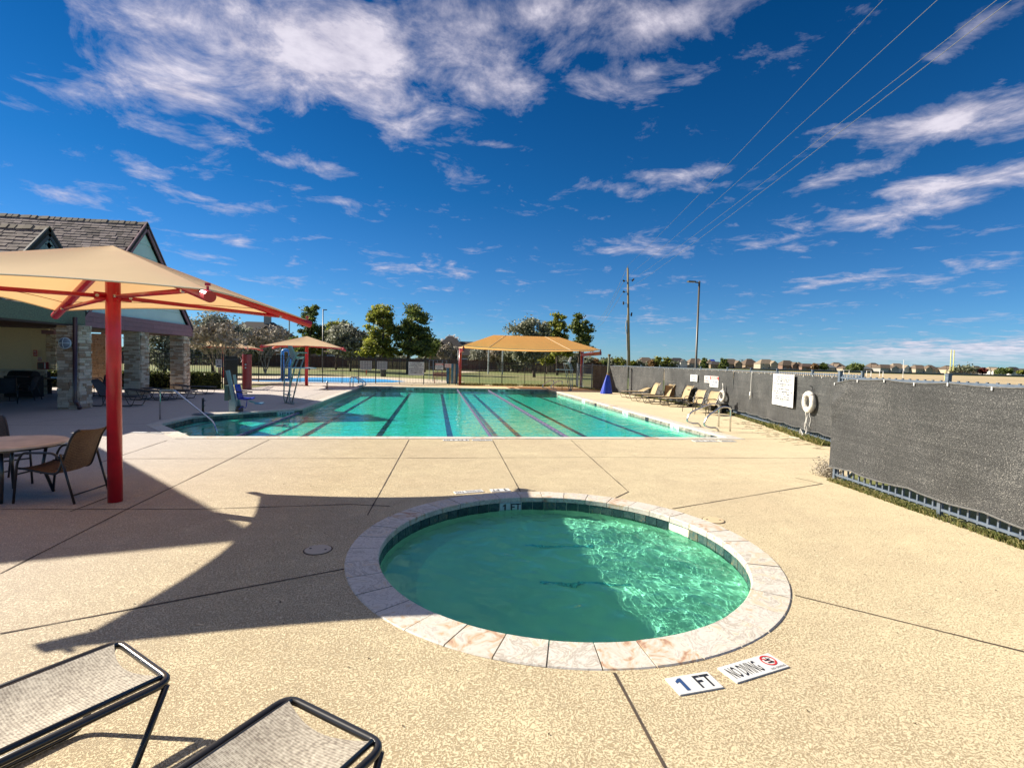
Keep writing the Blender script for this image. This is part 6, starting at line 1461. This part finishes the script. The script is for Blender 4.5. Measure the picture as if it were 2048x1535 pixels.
FH = [(1352, 717, 32, 2, 2, 'white two storey house with dark roof near the pair of trees', 1), (1389, 718, 34, 0, 0, 'cream house directly left of the tall light pole', 1), (1420, 720, 26, 0, 0, 'tan roofed house partly covered by a bright blue tarp', 0),
      (1430, 724, 30, 2, 1, 'low dark roofed house in front of the tarp covered roof', 1), (1459, 719, 34, 0, 1, 'brown house right of the blue tarp roof', 1), (1497, 719, 30, 1, 1, 'steep brown house with small dormers below the lattice tower', 0),
      (1530, 720, 34, 4, 0, 'cream house with long sloping roof, two to the right of the tower', 1), (1572, 722, 32, 1, 3, 'brick brown house left of the rules board', 1), (1596, 725, 22, 0, 0, 'small tan house behind the dark roofed one', 0), (1612, 728, 34, 5, 3, 'low house with dark brown roof above the rules board', 1),
      (1644, 728, 42, 3, 4, 'low house with wide blue grey hip roof', 0), (1671, 726, 32, 0, 0, 'cream house behind the end of the long screen', -1), (1690, 733, 28, 0, 0, 'small cream gabled house just right of the end post', 1), (1718, 731, 38, 3, 1, 'house with dark slate blue roof above the nearest screen', 0),
      (1745, 727, 30, 1, 0, 'cream house with brown roof right of the slate blue roof', -1), (1768, 730, 36, 1, 4, 'grey gabled house with brown roof, middle right', 1), (1792, 728, 34, 4, 2, 'white walled house with tan roof left of the second tower', 1), (1818, 735, 22, 5, 1, 'low brown house beneath the second tower', 0),
      (1836, 731, 32, 0, 0, 'cream house with tan roof right of the second tower', 1), (1858, 731, 26, 1, 0, 'brown roofed house third from the goal posts', 0), (1874, 735, 30, 1, 3, 'pinkish brick house left of the goal posts', 1), (1893, 732, 24, 1, 0, 'tan house right behind the goal posts', -1),
      (1916, 738, 46, 5, 1, 'wide low brown roofed house right of the goal posts', 0), (1950, 733, 32, 1, 0, 'cream gabled house left of the red bush', 1), (1984, 735, 34, 4, 2, 'white house between the red and the green bush', -1), (2024, 735, 34, 2, 2, 'white gabled house with dark roof at the right edge', 1),
      (1290, 716, 34, 0, 3, 'brown house roof among trees right of the utility pole', 0)]
for i, (px, pt, wpx, rc, wc_, lb, wing) in enumerate(FH):
    D = 430+(i % 3)*6; w_ = wpx*D/FPX*1.08; b = PD(px, 750, D); zt = zat(Vector((b.x, b.y, 0)), pt); zt *= 1.10; rise = max(1.8, zt*(.44+.08*(i % 3))); wall = zt-rise
    h_o = house(px, D, w_, wall, rise, rc, wc_, lb, i, 9+(i % 3), gH, wing=wing)
    if 'tarp' in lb and 'bright' in lb:
        bb = WL[h_o.name]; hw = w_/2; MB().add([(bb.x-hw*.2, bb.y-3.8, wall+.9), (bb.x+hw*.6, bb.y-3.8, wall+.9), (bb.x+hw*.5, bb.y-.4, zt+.1), (bb.x-hw*.1, bb.y-.4, zt+.1)], [(0, 1, 2, 3)]).build('blue_tarp', mat('tarp_blue', (.01, .10, .55), .5), h_o)
gN2 = 'houses behind the timber fence'
house(520, 100, 14, 4.6, 3.8, 2, 4, 'big dark roofed house with a chimney behind the bare trees', 50, 10, gN2, wing=1, chim=True)
house(575, 92, 9, 2.6, 2.0, 3, 3, 'low house with a pale sheen on its roof behind the timber fence', 51, 8, gN2)
house(899, 112, 9, 2.9, 4.2, 2, 1, 'brown gabled house just right of the pine pair', 52, 9, gN2, wing=-1)
house(935, 118, 12, 3.2, 3.0, 2, 4, 'dark roofed grey house behind the left canopy post', 53, 9, gN2, wing=-1)
house(640, 104, 9, 2.8, 2.2, 5, 3, 'reddish low house behind the umbrella by the lifeguard chair', 54, 8, gN2)
# far trees
gF = 'far trees along the horizon'
FT = [(1176, 716, 24, L_OAK, 'dark far tree beside the right canopy post'), (1192, 717, 20, L_RUST, 'orange tinged far tree right of the canopy'), (1208, 719, 24, L_PINED, 'dark far tree between the orange tree and the blue cover mast'), (1240, 714, 28, L_PINE, 'bright green far tree left of the utility pole'), (1224, 718, 20, L_OAK, 'olive far tree behind the blue cover mast'),
      (1266, 719, 18, L_PINE, 'small far tree just right of the utility pole'), (1277, 718, 16, L_OAK, 'olive far tree, second right of the utility pole'), (1306, 719, 20, L_RUST, 'brown far tree next to the brown roof'), (1316, 713, 24, L_PINE, 'left tree of the green pair before the white house'), (1334, 714, 24, L_PINE, 'right tree of the green pair before the white house'),
      (1408, 716, 16, L_PINED, 'dark tree top behind the cream house by the light pole'), (1448, 717, 16, L_PINED, 'dark tree top right of the blue tarp'), (1648, 724, 14, L_PINED, 'dark tree top behind the blue grey hip roof'), (1710, 727, 30, L_PINED, 'dark tree row above the slate blue roof'), (1933, 733, 36, L_OAK, 'olive trees behind the wide low brown roof'),
      (1965, 737, 18, L_REDB, 'deep red round bush on the far side of the field'), (2012, 737, 30, L_PINED, 'dark green round bush right of the red one'), (2045, 742, 14, L_PINE, 'green bush cut by the right edge'), (1630, 727, 12, L_RUST, 'small rusty tree between the far houses')]
for i, (px, pt, wpx, lm, lb) in enumerate(FT):
    D = 415 if px > 1340 else 300
    tree(px, 745, pt, D, px-wpx/2, px+wpx/2, 746 if px > 1950 else 741, lb, lm, 'far_tree', 'round', 1100, .9 if D > 350 else .65, 26, .5, 60+i, gF, stem_top=.6)
# a band of far woodland closes the horizon on the left
r = np.random.default_rng(77); n = 26000; X_ = r.uniform(-420, 150, n); hgt = (4.2+1.5*np.sin(X_*.09)+1.0*np.sin(X_*.23+1)+.8*np.sin(X_*.61))*np.where(X_ > 125, .75, 1)
pts = np.stack([X_, 300+r.uniform(-6, 6, n), r.uniform(0, 1, n)**.8*hgt], 1); tag(leaves('far_woodland', pts, 1.5, L_OAK, seed=78), kind='stuff')
# goal posts, small goals, field fence
M_YEL = mat('yellow_paint', (.62, .62, .22), .5); b1, b2 = PD(1900.5, 750, 120), PD(1906.5, 750, 120); root = empty('goal_posts', (b1.x, b1.y, 0), 'pair of tall pale yellow football uprights on the far field', 'goal posts')
for px, pt in ((1899.5, 699), (1905.5, 700)): b = PD(px, 750, 120); b.z = 0; MB().tube([(b.x, b.y, zat(b, 740.5)), (b.x, b.y, zat(b, pt))], .09, 8).build('upright', M_YEL, root)
bm = PD(1890, 750, 118); bm.z = 0; MB().tube(smoothpts([(bm.x, bm.y, 0), (bm.x, bm.y, zat(bm, 742)), (b1.x, b1.y, zat(Vector((b1.x, b1.y, 0)), 741)), (b2.x, b2.y, zat(Vector((b2.x, b2.y, 0)), 741))], .2, 3), .09, 8).build('crossbar', M_YEL, root)
M_WG = mat('white_goal_frame', (.7, .7, .68), .5)
for (x0, x1, pt, lb) in ((1733, 1742, 741, 'small white soccer goal, left one on the far field'), (1759, 1766, 741, 'small white soccer goal, right one on the far field'), (1687, 1698, 739.5, 'white soccer goal frame above the end post')):
    a, c = PD(x0, 750, 150), PD(x1, 750, 150); a.z = c.z = 0; zt = zat(a, pt); tag(MB().tube([a, (a.x, a.y, zt), (c.x, c.y, zt), c], .09, 6).build('soccer_goal', M_WG), lb, 'goal', 'white soccer goals on the far field')
b = PD(1806, 750, 140); b.z = 0; tag(MB().tube([b, (b.x, b.y, zat(b, 719))], .07, 6).build('slim_pole', M_WG), 'thin white pole on the field left of the second tower', 'pole')
a, c = PD(1500, 750, 300), PD(2300, 750, 300); a.z = c.z = 0; root = empty('field_fence', a, 'long low pale fence along the far side of the field', 'fence')
MB().bar(a+Vector((0, 0, 1.2)), c+Vector((0, 0, 1.2)), .1, .12).build('rail', M_WG, root); MB().bar(a+Vector((0, 0, .6)), c+Vector((0, 0, .6)), .05, .9).build('mesh_panel', mat('dark_field_wall', (.07, .075, .08), .9), root)
p0 = [(40, 60), (400, 90), (600, 260), (150, 270)]; sheet('sports_field', [(18, 25), (300, 30), (420, 240), (90, 260)], [], -.02, mat('dry_field', (.40, .31, .17), .95, noise=(.05, .3)), kind='structure')
